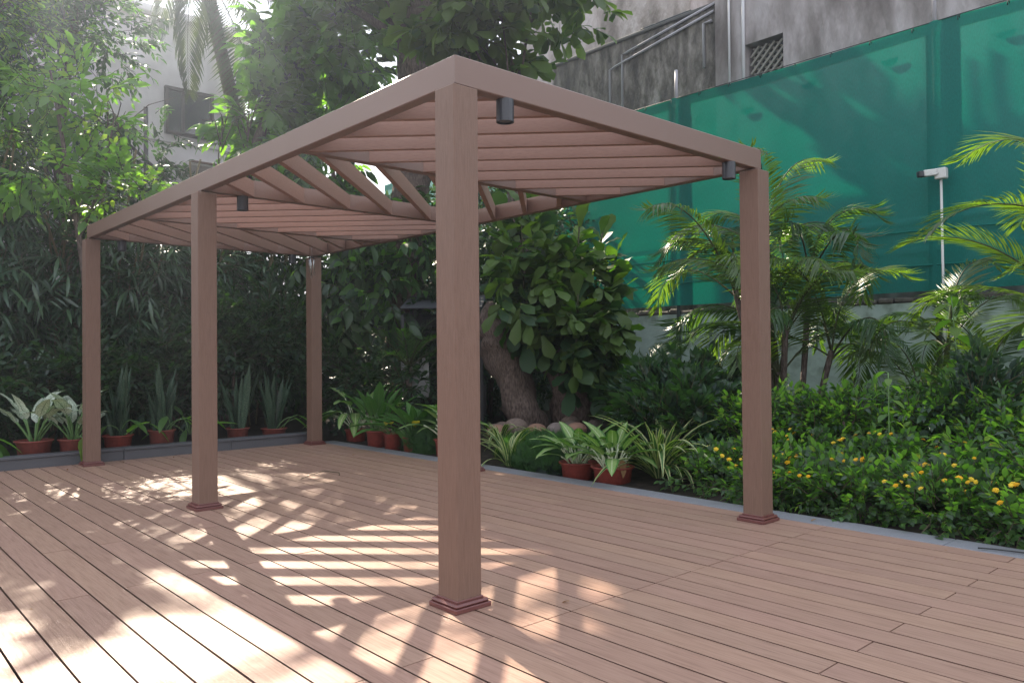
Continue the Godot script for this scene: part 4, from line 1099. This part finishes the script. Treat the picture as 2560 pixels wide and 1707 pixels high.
func make_bamboo() -> void:
	var fan := spray(8, 0.3, 0.27, 0.034, 0, [mats["bamboo_a"], mats["bamboo_b"], mats["dark_a"]], 501, {"hang": 0.8, "droop": 0.7, "fan": 1.0, "n": 4})
	var fan2 := spray(6, 0.25, 0.34, 0.044, 0, [mats["bamboo_a"], mats["bamboo_b"]], 502, {"hang": 0.9, "droop": 0.9, "fan": 0.9, "n": 4})
	var culm := mat("culm", lin(0.13, 0.10, 0.045), 0.5)
	var r := RandomNumberGenerator.new()
	r.seed = 55
	var xs := [-2.9, -1.8, -0.8, 0.25, 1.2, 2.1, 3.1]
	var which := ["leftmost bamboo clump, cut by the picture's left edge", "bamboo clump behind the two speckled dumb canes", "bamboo clump directly behind the far left post", "bamboo clump behind the sapling's trunk", "bamboo clump between the far left post and the middle post", "bamboo clump right behind the middle post", "rightmost bamboo clump, left of the far corner post"]
	for i in xs.size():
		var at := Vector3(xs[i], 0, -9.0 - r.randf() * 0.5)
		var o := thing("bamboo_clump", which[i], "bamboo", at, "bamboo clumps behind the deck")
		for k in 9:
			var f := Vector3(r.randf_range(-0.35, 0.35), 0, r.randf_range(-0.3, 0.3))
			var hgt := r.randf_range(2.6, 4.2)
			part(o, "culm", tube_mesh(smooth_path([f, f + Vector3(r.randf_range(-0.15, 0.15), hgt * 0.5, 0.1), f + Vector3(r.randf_range(-0.6, 0.6), hgt, 0.5)]), [0.016], 6), culm)
		var hi: float = [3.5, 3.6, 3.7, 3.4, 3.3, 3.0, 2.9][i]
		var blobs := [[at + Vector3(0, hi * 0.72, 0.35), Vector3(0.75, hi * 0.34, 0.6), 1.0], [at + Vector3(0.1, hi * 0.45, 0.6), Vector3(0.75, hi * 0.25, 0.45), 0.6]]
		foliage(o, "foliage", [fan, fan2], blobs, 300, 510 + i, {"prune": false, "up": -0.1, "gap": -0.3, "floor": 0.7})
	# a band of mixed shrubs in front of the rear wall closes the view between the culms
	var dense := spray(12, 0.45, 0.16, 0.06, 1, [mats["dark_c"], mats["dark_a"]], 503, {"round": true})
	var names := ["left", "middle", "right"]
	for i in 8:
		var at: Vector3 = Vector3(-3.0 + i * 2.4, 0, -11.6) if i < 4 else [Vector3(6.9, 0, -9.6), Vector3(8.3, 0, -8.2), Vector3(7.6, 0, -11.6), Vector3(6.4, 0, -7.3)][i - 4]
		var o := thing("background_shrub", "tall dark shrub in the background, %s from the left in the row" % ["first", "second", "third", "fourth", "fifth", "seventh", "eighth", "sixth"][i], "shrub", at, "tall shrubs by the rear wall")
		part(o, "stem", tube_mesh([Vector3.ZERO, Vector3(0.1, 2, 0)], [0.05], 7), mats["bark"])
		foliage(o, "foliage", [dense], [[at + Vector3(0, 1.7, 0), Vector3(1.5, 1.7, 0.7), 1.0], [at + Vector3(0.3, 3.4, -0.2), Vector3(1.3, 1.0, 0.6), 0.7]], 800, 540 + i, {"prune": false, "gap": -0.4})
	# low dark bushes just behind the pots
	var fine := spray(10, 0.34, 0.13, 0.055, 1, [mats["dark_c"], mats["dark_a"], mats["dark_b"]], 504, {"round": true, "n": 3})
	var low := [[-0.9, -8.0, 0.75, "low dark bush behind the left speckled dumb cane"], [0.35, -8.0, 0.85, "low dark bush behind the snake plant beside the far left post"], [1.35, -8.05, 0.95, "low dark bush behind the tall snake plant"], [2.15, -8.0, 1.25, "glossy small-leaved bush right of the middle post"], [2.85, -8.05, 1.4, "glossy sunlit small-leaved bush left of the far corner post"], [3.75, -7.6, 0.8, "dark bush right of the far corner post"], [4.45, -7.0, 0.75, "dark bush in front of the aviary"]]
	for i in low.size():
		var q: Array = low[i]
		var at := Vector3(q[0], 0, q[1])
		var o := thing("bush", q[3], "bush", at, "low bushes behind the pots")
		part(o, "stem", tube_mesh([Vector3.ZERO, Vector3(0.05, q[2], 0)], [0.02], 6), mats["bark"])
		foliage(o, "foliage", [fine], [[at + Vector3(0, q[2], 0), Vector3(0.62, q[2] * 0.62, 0.38), 1.0]], 170, 560 + i, {"prune": false, "gap": -0.3, "floor": 0.25})

func make_beds() -> void:
	# hedge, lantana and shrubs on the right
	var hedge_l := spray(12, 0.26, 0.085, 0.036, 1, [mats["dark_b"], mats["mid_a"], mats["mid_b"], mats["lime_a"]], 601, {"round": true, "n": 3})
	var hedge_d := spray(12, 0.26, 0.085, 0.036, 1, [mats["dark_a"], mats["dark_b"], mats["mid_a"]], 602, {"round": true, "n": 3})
	var lan := spray(9, 0.22, 0.08, 0.05, 1, [mats["dark_b"], mats["mid_a"], mats["mid_b"]], 603, {"round": true, "n": 3, "hang": 0.2})
	var glossy := spray(10, 0.32, 0.13, 0.062, 1, [mats["dark_a"], mats["dark_b"], mats["dark_c"]], 604, {"round": true, "n": 4, "hang": 0.25})
	var hedges := [[5.0, -1.25, 0.62, "hedge bush with pale new leaves behind the right front post"], [5.35, -0.55, 0.66, "sunlit hedge bush with pale new leaves right of the right front post"], [5.5, 0.2, 0.7, "hedge bush with pale new leaves in the middle of the right hedge"], [5.3, 0.95, 0.6, "darker hedge bush below the security camera"], [4.9, 1.7, 0.55, "dark hedge bush at the right picture edge"], [4.2, 1.75, 0.45, "hedge bush in front at the lower right picture edge"]]
	for i in hedges.size():
		var q: Array = hedges[i]
		var at := Vector3(q[0], 0, q[1])
		var o := thing("hedge_bush", q[3], "bush", at, "bushes of the right hedge")
		for k in 4: part(o, "stem", tube_mesh([Vector3(0.1 * k - 0.15, -0.05, 0), Vector3(0.2 * k - 0.3, q[2] * 0.8, 0.1)], [0.012], 5), mats["bark"])
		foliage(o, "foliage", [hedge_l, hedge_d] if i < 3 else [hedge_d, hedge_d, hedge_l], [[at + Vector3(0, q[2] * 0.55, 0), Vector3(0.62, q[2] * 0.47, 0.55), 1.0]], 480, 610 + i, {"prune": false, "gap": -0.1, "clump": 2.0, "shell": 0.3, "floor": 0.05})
	var shiny := [[4.85, -2.3, 0.95, "tall glossy dark shrub left of the right front post"], [4.45, -1.9, 0.75, "lower glossy dark shrub behind the large striped plant"], [6.0, -3.4, 0.8, "shaded shrub right of the big tree's second trunk"], [5.7, 0.55, 0.95, "broad-leaved grey-green shrub rising out of the right hedge"], [6.2, -2.6, 0.9, "dark shrub in front of the low areca palm"]]
	for i in shiny.size():
		var q: Array = shiny[i]
		var at := Vector3(q[0], 0, q[1])
		var o := thing("shrub", q[3], "shrub", at, "glossy shrubs in the right bed")
		for k in 5: part(o, "stem", tube_mesh([Vector3(0.04 * k - 0.1, -0.05, 0), Vector3(0.16 * k - 0.3, q[2] * 0.8, 0.1)], [0.012], 5), mats["bark"])
		foliage(o, "foliage", [glossy], [[at + Vector3(0, q[2] * 0.55, 0), Vector3(0.5, q[2] * 0.5, 0.45), 1.0]], 190, 630 + i, {"prune": false, "gap": -0.35, "shell": 0.35, "floor": 0.05, "up": 0.3})
	# lantana with yellow flower heads
	var fl := begin()
	var r := RandomNumberGenerator.new()
	r.seed = 64
	for i in 18:
		var k := (i + 0.5) / 18.0
		var a := i * 2.399
		var p := Vector3(cos(a) * sqrt(k) * 0.022, 0.016 - 0.014 * k, sin(a) * sqrt(k) * 0.022)
		for b in 4:
			var ang := b * PI * 0.5 + a
			var d := Vector3(cos(ang), 0.25, sin(ang)).normalized()
			blade(fl, Transform3D(aim(d), p), 0.0085, 0.008, 2, 0.1, 0.3, 2)
	var head := done(fl)
	var yel := [leafy("petal_a", lin(0.84, 0.60, 0.03), Color(0.9, 0.6, 0.05), 0.6), leafy("petal_b", lin(0.84, 0.52, 0.02), Color(0.9, 0.6, 0.05), 0.6), leafy("petal_c", lin(0.86, 0.66, 0.06), Color(0.9, 0.7, 0.1), 0.6)]
	var lants := [[3.85, -0.95, 0.26, 10, "small low lantana patch beside the large striped plant"], [3.72, -0.35, 0.27, 14, "yellow flowering lantana just left of the right front post"], [4.4, -0.6, 0.38, 12, "taller lantana behind the right front post"], [3.68, 0.3, 0.29, 16, "yellow flowering lantana just right of the right front post"], [4.4, 0.25, 0.40, 13, "lantana with small leaves in front of the sunlit hedge"], [3.66, 0.95, 0.29, 16, "yellow flowering lantana in the middle of the right kerb"], [4.25, 1.0, 0.38, 12, "taller lantana with yellow heads before the dark hedge"], [3.62, 1.6, 0.28, 14, "yellow flowering lantana nearest the lower right picture corner"]]
	for i in lants.size():
		var q: Array = lants[i]
		var at := Vector3(q[0], -0.05, q[1])
		var o := thing("lantana", q[4], "flowering plant", at, "yellow lantana along the right kerb")
		for k in 5: part(o, "stem", tube_mesh([Vector3(0.03 * k - 0.06, 0, 0), Vector3(0.14 * k - 0.28, q[2] * 0.8, 0.1 - 0.05 * k)], [0.006], 5), mats["stem_green"])
		var rad := Vector3(0.46, q[2] * 0.5, 0.42)
		foliage(o, "foliage", [lan, lan, lan, hedge_l], [[at + Vector3(0, q[2] * 0.5, 0), rad, 1.0]], 330, 650 + i, {"prune": false, "gap": -0.12, "clump": 2.2, "shell": 0.3, "floor": -0.04, "small": 0.6, "big": 1.1})
		for k in q[3]:
			var ang := r.randf_range(1.6, 5.2)
			var el := r.randf_range(0.3, 1.45)
			var p := Vector3(cos(ang) * cos(el) * rad.x, q[2] * 0.5 + sin(el) * rad.y, sin(ang) * cos(el) * rad.z) * 1.28
			var f := part(o, "flower_head", head, yel[r.randi() % 3], p + Vector3(0, 0.06, 0))
			f.basis = aim(Vector3(r.randfn() * 0.4, r.randfn() * 0.4, 1), Vector3(cos(ang) * 0.6, 0.9, sin(ang) * 0.6)).scaled(Vector3.ONE * r.randf_range(0.55, 0.95))
	# white-stemmed seedling and two leggy young plants standing out of the hedge
	var sap := [blade_mesh(0.12, 0.07, 1, 0.15, 0.4, 5), blade_mesh(0.1, 0.06, 1, 0.15, 0.6, 5)]
	var tall := [[4.45, 0.22, 1.02, "young plant with a pale thin stem in front of the sunlit hedge", 11, 0.0, 0.0], [6.35, 0.15, 1.75, "leggy young plant with drooping light green leaves left of the camera pole's palm", 14, 0.1, -0.1], [6.3, 0.75, 1.45, "leggy young plant with light green leaves near the right picture edge", 13, 0.15, 0.1]]
	for q in tall:
		var o := thing("young_plant", q[3], "plant", Vector3(q[0], 0, q[1]), "young plants standing above the hedge")
		part(o, "stem", tube_mesh(smooth_path([Vector3.ZERO, Vector3(q[5] * 0.3, q[2] * 0.5, q[6] * 0.2), Vector3(q[5], q[2], q[6])]), [0.006], 5), mats["petiole_green"])
		var rr := RandomNumberGenerator.new()
		rr.seed = int(q[2] * 100)
		for i in q[4]:
			var k: float = 0.35 + 0.65 * (i + 1.0) / q[4]
			var a: float = i * 2.4
			stalked(o, Vector3(q[5] * k * k, q[2] * k, q[6] * k * k), Vector3(cos(a), 0.4, sin(a)), 0.05, 0.4, sap[i % 2], mats["mid_b"] if i % 3 else mats["lime_a"], mats["petiole_green"], 0.003, 1.0 if q[2] < 1.1 else 1.9, 0.5)
	# fine dark fern mounds, stones round the tree
	var hair := begin()
	r.seed = 91
	for i in 40:
		var d := Vector3(r.randfn() * 0.5, 1.0, r.randfn() * 0.5).normalized()
		blade(hair, Transform3D(aim(d, Vector3.FORWARD), Vector3(r.randfn() * 0.02, 0, r.randfn() * 0.02)), r.randf_range(0.05, 0.12), 0.004, 0, 0.1, 0.8, 2)
	var hm := done(hair)
	hm.surface_set_material(0, leafy("fern", lin(0.029, 0.070, 0.025), Color(0.3, 0.5, 0.1), 0.6))
	var ferns := [[3.75, -3.0, 0.55, 0.3, "fine dark fern mound between the deck kerb and the stones"], [4.35, -2.75, 0.5, 0.28, "fine dark fern mound behind the pair of aglaonema pots"], [3.55, -4.95, 0.4, 0.5, "feathery fern between the wide pot and the nearest post"], [4.1, -3.7, 0.5, 0.26, "fine dark fern mound in front of the stones"]]
	for i in ferns.size():
		var q: Array = ferns[i]
		var at := Vector3(q[0], -0.05, q[1])
		var o := thing("fern", q[4], "fern", at, "fine ferns in the bed")
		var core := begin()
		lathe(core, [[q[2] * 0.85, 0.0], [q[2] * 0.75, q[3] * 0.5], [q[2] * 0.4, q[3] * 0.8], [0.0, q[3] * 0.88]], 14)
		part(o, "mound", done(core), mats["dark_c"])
		foliage(o, "foliage", [hm], [[at + Vector3(0, q[3] * 0.3, 0), Vector3(q[2], q[3] * 0.75, q[2]), 1.0]], 1300, 680 + i, {"prune": false, "gap": -0.6, "shell": 0.15, "floor": -0.05, "up": 0.4})
	var stone_m := [grained("stone_a", lin(0.27, 0.20, 0.165), noise_tex(0.03, [[0.0, Color(0.7, 0.7, 0.7)], [1.0, Color(1, 1, 1)]], 4, 256, 95), Vector3(3, 3, 3), 0.8), mat("stone_b", lin(0.30, 0.17, 0.12), 0.8), mat("stone_c", lin(0.22, 0.175, 0.16), 0.8)]
	var place := [[4.72, -4.78, "biggest"], [4.95, -4.62, "small front"], [5.2, -4.5, "pale front"], [4.6, -5.05, "far left"], [4.45, -4.85, "leftmost low"], [5.55, -4.55, "dark front"], [5.75, -4.75, "reddish right"], [5.45, -4.35, "low middle"], [6.0, -4.5, "rightmost"], [4.85, -5.2, "reddish left"]]
	for i in place.size():
		var s := SphereMesh.new()
		s.radius = 0.5
		s.height = 1.0
		s.radial_segments = 16
		s.rings = 10
		var o := part(self, "stone", s, stone_m[i % 3], Vector3(place[i][0], 0.15 + (0.05 if i == 0 or i == 6 else 0.0), place[i][1]))
		o.basis = Basis.from_euler(Vector3(r.randf(), r.randf() * 3, 0)).scaled(Vector3(r.randf_range(0.24, 0.34), r.randf_range(0.18, 0.22), r.randf_range(0.2, 0.28)) * (1.35 if i == 0 else 1.0))
		meta(o, "%s rounded stone of the ring round the big tree's trunk" % place[i][2], "stone", "stones round the tree")
	# ferny cycad by the aviary
	var cy := thing("cycad", "cycad with stiff feathered leaves in front of the aviary", "plant", Vector3(4.35, 0, -6.75))
	var cf := [frond(0.9, 22, 0.16, 0.9, 0.05, 161, mats["dark_b"]), frond(0.8, 22, 0.16, 1.2, 0.05, 162, mats["mid_a"])]
	part(cy, "stem", tube_mesh([Vector3.ZERO, Vector3(0, 1.0, 0)], [0.05], 8), mats["bark"])
	for i in 11:
		var a := i * 2.4
		var l := 0.3 + 0.08 * i
		var f := part(cy, "frond", cf[i % 2], null, Vector3(0, 1.0, 0))
		f.basis = aim(Vector3(cos(a) * sin(l), cos(l), sin(a) * sin(l)), Vector3.UP)

func make_aviary() -> void:
	var o := thing("aviary", "dark wire mesh bird house with a sloping slate-grey roof, partly behind the nearest post", "bird house", Vector3(5.15, 0, -6.9), "", -0.75)
	var dark := mat("aviary_frame", lin(0.02, 0.022, 0.024), 0.6)
	for sx in [-1, 1]:
		for sz in [-1, 1]:
			part(o, "post", box_mesh(Vector3(0.05, 1.9 + 0.1 * -sz, 0.05), 0.004, Vector3(sx * 0.6, 0.95 + 0.05 * -sz, sz * 0.45)), dark)
	var roof := begin()
	box(roof, Transform3D(Basis(Vector3.RIGHT, 0.22), Vector3(0, 2.02, 0)), Vector3(1.25, 0.03, 1.15), 0.008)
	part(o, "roof", done(roof), mat("slate", lin(0.05, 0.053, 0.062), 0.8))
	part(o, "rear_panel", box_mesh(Vector3(1.2, 1.7, 0.02), 0.0, Vector3(0, 1.0, -0.47)), dark)
	for i in 15: part(o, "wire", box_mesh(Vector3(0.005, 1.7, 0.005), 0.0, Vector3(-0.56 + i * 0.08, 1.0, 0.47)), dark)
	for i in 18: part(o, "cross_wire", box_mesh(Vector3(1.14, 0.005, 0.005), 0.0, Vector3(0, 0.2 + i * 0.095, 0.477)), dark)
	var cloth := part(o, "hung_sheet", box_mesh(Vector3(0.42, 0.6, 0.01), 0.0, Vector3(-0.38, 0.85, 0.50)), mat("pale_sheet", lin(0.30, 0.30, 0.30), 0.8))
	cloth.rotation.z = 0.03
	var bk := begin()
	lathe(bk, [[0.0, 0.0], [0.13, 0.0], [0.15, 0.2], [0.14, 0.2], [0.12, 0.02], [0.0, 0.02]], 18)
	var k := part(self, "basket", done(bk), mat("wicker", lin(0.25, 0.15, 0.09), 0.8), Vector3(5.18, 1.5, -6.86))
	meta(k, "woven brown basket hanging inside the bird house", "basket")

func make_small_things() -> void:
	var ch := thing("wind_chime", "small glinting wind chime hanging from the far right pergola slats", "wind chime", Vector3(2.32, 2.5, -5.9))
	var steel := mat("steel", lin(0.5, 0.5, 0.48), 0.2)
	steel.metallic = 1.0
	part(ch, "cord", tube_mesh([Vector3(0, 0.1, 0), Vector3(0, -0.08, 0)], [0.002], 4), steel)
	var disc := begin()
	lathe(disc, [[0.0, -0.01], [0.035, -0.008], [0.035, 0.002], [0.0, 0.01]], 12)
	part(ch, "disc", done(disc), mat("dark_wood", Color.BLACK), Vector3(0, -0.08, 0))
	for i in 5:
		var a := i * TAU / 5.0
		var l := 0.16 + 0.03 * (i % 3)
		var p := Vector3(cos(a) * 0.03, -0.1, sin(a) * 0.03)
		var tb := part(ch, "chime_tube", tube_mesh([p, p + Vector3(0, -l, 0)], [0.006], 6), steel)
		part(tb, "hook", tube_mesh([p + Vector3(0, -l, 0), p + Vector3(0.012, -l - 0.015, 0), p + Vector3(0.024, -l, 0)], [0.003], 4), steel)
	var ub := part(self, "utility_box", box_mesh(Vector3(0.09, 0.24, 0.09), 0.01), mat("cam_white", Color.WHITE), Vector3(1.47, 0.25, -7.05))
	meta(ub, "small white upright box on the far kerb half hidden by the middle post", "utility box")
	var tw := part(self, "dry_twig", tube_mesh([Vector3(1.22, 0.006, -4.05), Vector3(1.45, 0.012, -4.2), Vector3(1.62, 0.01, -4.32), Vector3(1.68, 0.006, -4.12), Vector3(1.60, 0.006, -3.98)], [0.004], 5), mats["twig"])
	meta(tw, "thin dry bent twig lying on the deck between the posts", "twig")
	var cb := part(self, "black_cable", tube_mesh(smooth_path([Vector3(2.93, 0.012, 1.36), Vector3(2.97, 0.012, 1.45), Vector3(3.02, 0.012, 1.7), Vector3(3.1, 0.012, 2.2)]), [0.005], 5), mats["black_pot"])
	meta(cb, "thin black cable lying along the right kerb near the picture edge", "cable")
	var r := RandomNumberGenerator.new()
	r.seed = 17
	var lf := blade_mesh(0.05, 0.022, 1, 0.3, 0.7, 4)
	var spots := [[2.2, -6.55, "beside the far corner post"], [0.3, -6.6, "at the far kerb's foot"], [0.9, -6.62, "at the far kerb left of the middle"], [2.75, 0.05, "near the right front post's foot"], [3.0, 0.3, "on the right kerb by a joint"], [1.9, -2.6, "on the shaded deck behind the nearest post"], [0.4, 0.35, "right of the nearest post's base"], [2.5, -5.2, "near the row of clay pots"], [-0.3, -6.4, "right of the far left post's base"]]
	for q in spots:
		var o := part(self, "fallen_leaf", lf, mats["dry"], Vector3(q[0], 0.012, q[1]))
		o.rotation = Vector3(0.15, r.randf() * TAU, r.randf_range(-0.2, 0.2))
		meta(o, "small dry fallen leaf lying " + q[2], "leaf", "fallen leaves on the deck")

	var bits := begin()
	for i in 150:
		var p := Vector3(r.randf_range(-2.4, 3.05), 0.003, r.randf_range(-6.7, 2.6))
		if r.randf() < 0.5: p.x = 3.0 - absf(r.randfn()) * 0.5
		elif r.randf() < 0.5: p.z = -6.75 + absf(r.randfn()) * 0.4
		blade(bits, Transform3D(Basis.from_euler(Vector3(0, r.randf() * TAU, 0)), p), r.randf_range(0.008, 0.028), r.randf_range(0.004, 0.012), 1, 0.3, 0.3, 2)
	var lit := part(self, "leaf_litter", done(bits), mats["dry"])
	meta(lit, "tiny dry leaf bits and seeds scattered over the deck", "leaf litter", "", "stuff")


func _ready() -> void:
	var cam := Camera3D.new()
	cam.name = "camera"
	add_child(cam)
	cam.position = Vector3(-2.3624, 1.2337, 3.0126)
	cam.basis = Basis(Vector3.UP, -0.7339) * Basis(Vector3.RIGHT, 0.012) * Basis(Vector3.BACK, -0.0086)
	cam.fov = 47.12
	cam.near = 0.05
	cam.far = 400.0
	cam.current = true
	var env := Environment.new()
	env.background_mode = Environment.BG_SKY
	var sky := Sky.new()
	var sm := ProceduralSkyMaterial.new()
	sm.sky_top_color = Color(0.80, 0.83, 0.89)
	sm.sky_horizon_color = Color(1.0, 0.975, 0.945)
	sm.sky_curve = 0.2
	sm.ground_bottom_color = Color(0.3, 0.28, 0.26)
	sm.ground_horizon_color = Color(0.6, 0.6, 0.6)
	sm.sky_energy_multiplier = 0.95
	sky.sky_material = sm
	env.sky = sky
	env.tonemap_mode = Environment.TONE_MAPPER_LINEAR
	env.tonemap_exposure = 2.95
	env.volumetric_fog_enabled = true            # the bright morning haze
	env.volumetric_fog_density = 0.0048
	env.volumetric_fog_albedo = Color(0.86, 0.91, 1.0)
	env.volumetric_fog_anisotropy = 0.88
	env.sdfgi_enabled = true
	env.ssao_enabled = true
	env.ssil_enabled = true
	var we := WorldEnvironment.new()
	we.name = "environment"
	we.environment = env
	add_child(we)
	var sun := DirectionalLight3D.new()
	sun.name = "sun"
	add_child(sun)
	sun.look_at_from_position(SUN * 50.0, Vector3.ZERO)
	sun.light_energy = 1.6
	sun.light_color = Color(1.0, 0.94, 0.85)
	sun.light_angular_distance = 0.5
	sun.shadow_enabled = true

	gaps.seed = 12
	gaps.frequency = 0.05
	# outlines of what the sun reaches through the canopy: slats and deck, foreground, far corner, hedge, palm tops, shrubs at the back
	var through := PackedVector2Array([Vector2(-0.66, -2.9), Vector2(-1.08, -3.81), Vector2(-0.98, -4.68), Vector2(-0.33, -4.93), Vector2(0.38, -4.73), Vector2(1.26, -4.61), Vector2(1.35, -2.65), Vector2(1.1, -1.19), Vector2(0.84, -0.28), Vector2(0.95, 0.35), Vector2(0.3, 0.6), Vector2(-0.7, 0.3), Vector2(-0.75, -1.9)])
	var front := PackedVector2Array([Vector2(-1.75, -2.3), Vector2(-0.75, -2.1), Vector2(-0.5, -0.4), Vector2(0.55, 0.5), Vector2(0.6, 0.8), Vector2(-0.44, 1.0), Vector2(-0.6, 2.5), Vector2(-2.6, 2.0), Vector2(-2.6, -1.6)])
	windows = [[Geometry2D.offset_polygon(through, 0.3)[0], 0.0, -2.0], [front, 0.0, -0.23],
		[PackedVector2Array([Vector2(-1.9, -0.9), Vector2(-1.15, -0.85), Vector2(-0.3, 0.15), Vector2(0.45, 0.7), Vector2(-0.4, 1.1), Vector2(-2.4, 0.8)]), 0.0, -2.0],
		[PackedVector2Array([Vector2(2.3, -6.5), Vector2(2.75, -5.7), Vector2(2.65, -5.2), Vector2(2.1, -5.8)]), 0.0, -0.3],
		[PackedVector2Array([Vector2(0.9, 0.3), Vector2(1.3, -0.3), Vector2(1.75, 0.0), Vector2(1.2, 0.7)]), 0.0, -0.05],
		[PackedVector2Array([Vector2(4.5, -2.6), Vector2(6.0, -2.6), Vector2(6.0, 0.7), Vector2(4.5, 0.9)]), 0.65, -0.3],
		[PackedVector2Array([Vector2(3.3, -0.9), Vector2(4.5, -0.9), Vector2(4.5, 1.6), Vector2(3.3, 1.6)]), 0.4, 0.12],
		[PackedVector2Array([Vector2(6.2, -2.8), Vector2(7.8, -2.8), Vector2(7.6, -1.0), Vector2(6.2, -0.9)]), 2.9, -0.15],
		[PackedVector2Array([Vector2(1.7, -8.7), Vector2(3.5, -8.7), Vector2(3.5, -7.5), Vector2(1.7, -7.5)]), 2.0, -0.1],
		[PackedVector2Array([Vector2(2.6, -11.0), Vector2(5.2, -11.0), Vector2(5.2, -9.2), Vector2(2.4, -9.2)]), 5.2, -0.2],
		[PackedVector2Array([Vector2(-2.0, -9.4), Vector2(1.6, -9.4), Vector2(1.4, -7.7), Vector2(-1.0, -7.7)]), 3.2, 0.0]]

	var soil := grained("ground", lin(0.055, 0.04, 0.028), noise_tex(0.02, [[0.0, Color(0.4, 0.4, 0.4)], [1.0, Color(1, 1, 1)]], 5, 512, 2), Vector3(0.8, 0.8, 0.8), 0.95)
	struct("ground", box_mesh(Vector3(140, 0.1, 140), 0.0, Vector3(0, -0.21, 0)), soil)
	var bed := FastNoiseLite.new()
	bed.seed = 6
	bed.frequency = 0.5
	struct("garden_bed", sheet(60, 80, func(u, v): return Vector3(3.13 + u * 6.5, -0.04 + bed.get_noise_2d(u * 6.5, v * 18) * 0.05 + 0.08 * sin(u * PI), 5.0 - v * 18.0)), soil)
	struct("rear_bed", sheet(60, 30, func(u, v): return Vector3(-6.0 + u * 9.2, 0.05 + bed.get_noise_2d(u * 9, v * 6) * 0.03, -6.96 - v * 6.2)), soil)
	make_deck()
	var granite := grained("granite", lin(0.30, 0.303, 0.315), noise_tex(0.2, [[0.0, Color(0.55, 0.55, 0.57)], [0.5, Color(0.85, 0.85, 0.87)], [1.0, Color(1, 1, 1)]], 3, 512, 14), Vector3(2.2, 2.2, 2.2), 0.55)
	kerb("right_kerb", Vector3(3.02, -0.06, 4.6), Vector3(3.02, -0.06, -6.83), Vector2(0.225, 0.12), 1.2, granite)
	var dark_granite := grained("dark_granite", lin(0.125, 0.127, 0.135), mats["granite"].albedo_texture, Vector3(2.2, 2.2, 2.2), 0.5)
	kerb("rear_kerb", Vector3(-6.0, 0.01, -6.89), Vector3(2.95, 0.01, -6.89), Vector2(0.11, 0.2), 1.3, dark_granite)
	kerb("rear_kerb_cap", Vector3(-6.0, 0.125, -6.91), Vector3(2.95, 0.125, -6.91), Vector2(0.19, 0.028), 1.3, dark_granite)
	make_pergola()
	make_boundary()
	make_net()
	make_camera_mast()
	make_buildings()
	plant_materials()
	leaf_patterns()
	make_trees()
	make_bamboo()
	make_palms()
	make_beds()
	make_potted()
	make_aviary()
	make_small_things()
